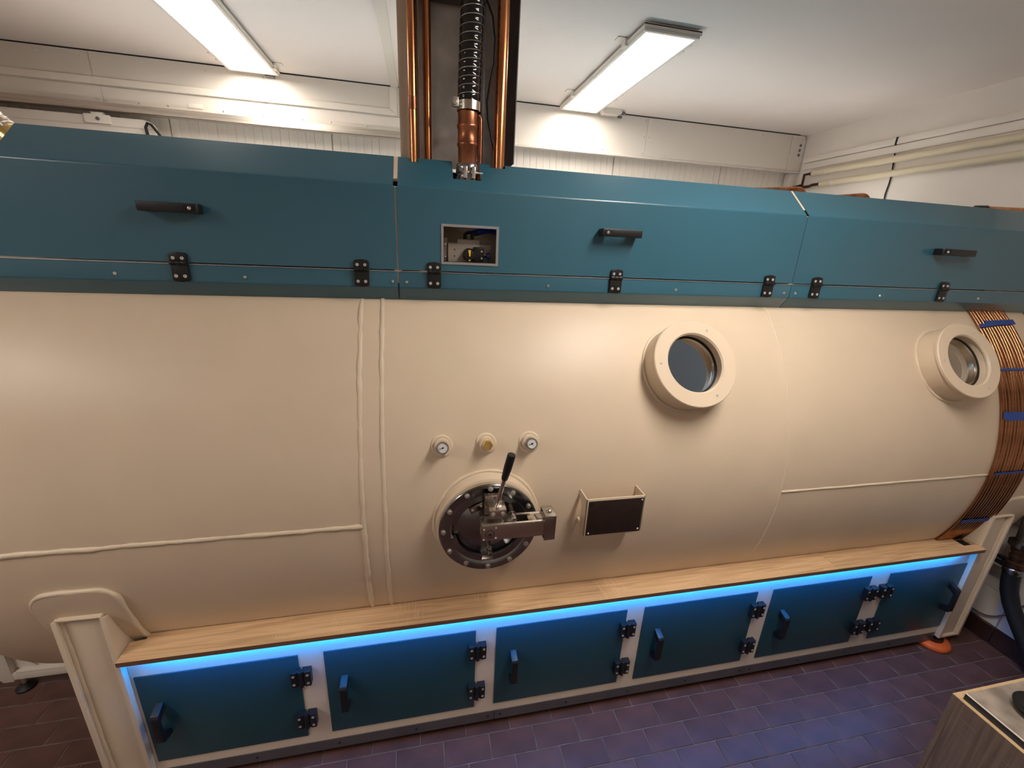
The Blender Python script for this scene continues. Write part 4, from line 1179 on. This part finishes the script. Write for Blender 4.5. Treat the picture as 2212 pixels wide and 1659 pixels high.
# ------------------------------------------------------------------ right lower wall: suction hose with coupling
sh = thing('suction_hose', 'thick black rubber hose hanging on the tiled right wall, metal coupling on top', 'hose', (2.985, 1.2, 0.0))
ctr = [(2.985, 1.2425, 0.490), (2.985, 1.236, 0.44), (2.985, 1.2225, 0.385), (2.985, 1.196, 0.325), (2.985, 1.155, 0.262), (2.985, 1.105, 0.195), (2.985, 1.055, 0.125), (2.985, 1.01, 0.06), (2.95, 0.96, 0.038), (2.90, 0.88, 0.036), (2.86, 0.76, 0.036)]
part('hose_body', MB().tube(ctr, 0.0345, 28), 'rubber', sh, angle=60)
sp = Vector((2.985, 1.2425, 0.485))
dr = Vector((0, 0.06, 1)).normalized()
part('ferrule', MB().lathe(sp, dr, [(0.036, 0), (0.039, 0.004), (0.039, 0.028), (0.036, 0.032)], 32), 'steel_dark', sh)
part('coupling', MB().lathe(sp, dr, [(0.030, 0.032), (0.036, 0.036), (0.036, 0.062), (0.028, 0.068), (0.028, 0.085), (0.033, 0.088), (0.033, 0.100), (0.028, 0.103), (0.028, 0.118), (0.034, 0.122), (0.034, 0.150)], 32), 'copper_dark', sh)
part('cam_lever', MB().box(2.955, 2.975, 1.275, 1.315, 0.505, 0.525).box(2.955, 2.975, 1.268, 1.308, 0.535, 0.555).box(2.955, 2.975, 1.270, 1.285, 0.505, 0.555), 'black', sh, bevel=0.004)
part('wall_flange', MB().lathe(sp + dr * 0.15, dr, [(0.045, 0), (0.05, 0.005), (0.05, 0.03), (0.03, 0.04), (0.03, 0.2)], 28), 'steel_dark', sh)
tag(part('green_cable', MB().tube([(3.045, 1.345, 0.140), (3.045, 1.315, 0.140), (3.045, 1.28, 0.150), (3.045, 1.25, 0.175), (3.045, 1.22, 0.215), (3.045, 1.19, 0.30), (3.045, 1.15, 0.36), (3.05, 1.08, 0.37), (3.05, 0.9, 0.36)], 0.004, 8), 'galv_shade_grey'),
    'thin dark cable looping across the white tiles behind the rubber hose', 'cable')

# ------------------------------------------------------------------ counter at lower right
CX, CYb, CZ = 1.559, 0.648, 0.75
cn = thing('side_counter', 'grey-brown wood-look counter with pale edges at lower right corner', 'counter', (2.2, 0.2, 0))
part('side_panel', MB().box(CX, CX + 0.018, -0.30, CYb - 0.016, 0.0, CZ - 0.001), 'greywood', cn, bevel=0.0006, seg=1)
part('back_panel', MB().box(CX, 2.58, CYb - 0.015, CYb, 0.0, CZ - 0.001), 'greywood', cn, bevel=0.0006, seg=1)
part('front_panel', MB().box(CX + 0.019, 2.58, -0.30, -0.284, 0.0, CZ - 0.001), 'greywood', cn)
part('end_panel', MB().box(2.564, 2.582, -0.283, CYb - 0.016, 0.0, CZ - 0.001), 'greywood', cn)
part('edge_band', MB().box(CX, 2.58, CYb - 0.018, CYb, CZ - 0.001, CZ), 'edgeband', cn)
part('edge_band', MB().box(CX, CX + 0.018, -0.30, CYb - 0.0185, CZ - 0.001, CZ), 'edgeband', cn)
part('inner_top', MB().box(CX + 0.0185, 2.58, -0.30, CYb - 0.0185, CZ - 0.012, CZ - 0.0005), 'edgeband', cn)
mb = MB().box(1.571, 2.58, -0.29, 0.629, CZ + 0.0005, CZ + 0.0215)
slab = tag(part('stone_slab', mb, ['slab', 'slab_edge']), 'grey stone-look slab lying on the wood-look counter', 'slab')
slab.data.polygons.foreach_set('material_index', [0 if p.normal.z > 0.5 else 1 for p in slab.data.polygons])
tag(part('slab_trim', MB().box(1.5695, 1.5735, -0.29, 0.629, CZ + 0.0216, CZ + 0.0236), 'white_plastic'), 'thin pale edge strip along the left edge of the stone-look slab', 'strip')
bowl = (1.707, 0.535, CZ + 0.0217)
tag(part('black_bowl', MB().lathe(bowl, (0, 0, 1), [(0.030, 0), (0.050, 0.004), (0.062, 0.022), (0.060, 0.024), (0.048, 0.008), (0.0, 0.006)], 40), 'black', angle=60), 'black round dish on the stone-look slab at the right frame edge', 'dish')

bpy.context.view_layer.update()
print('objects', len(bpy.data.objects), 'tiles', tiles)
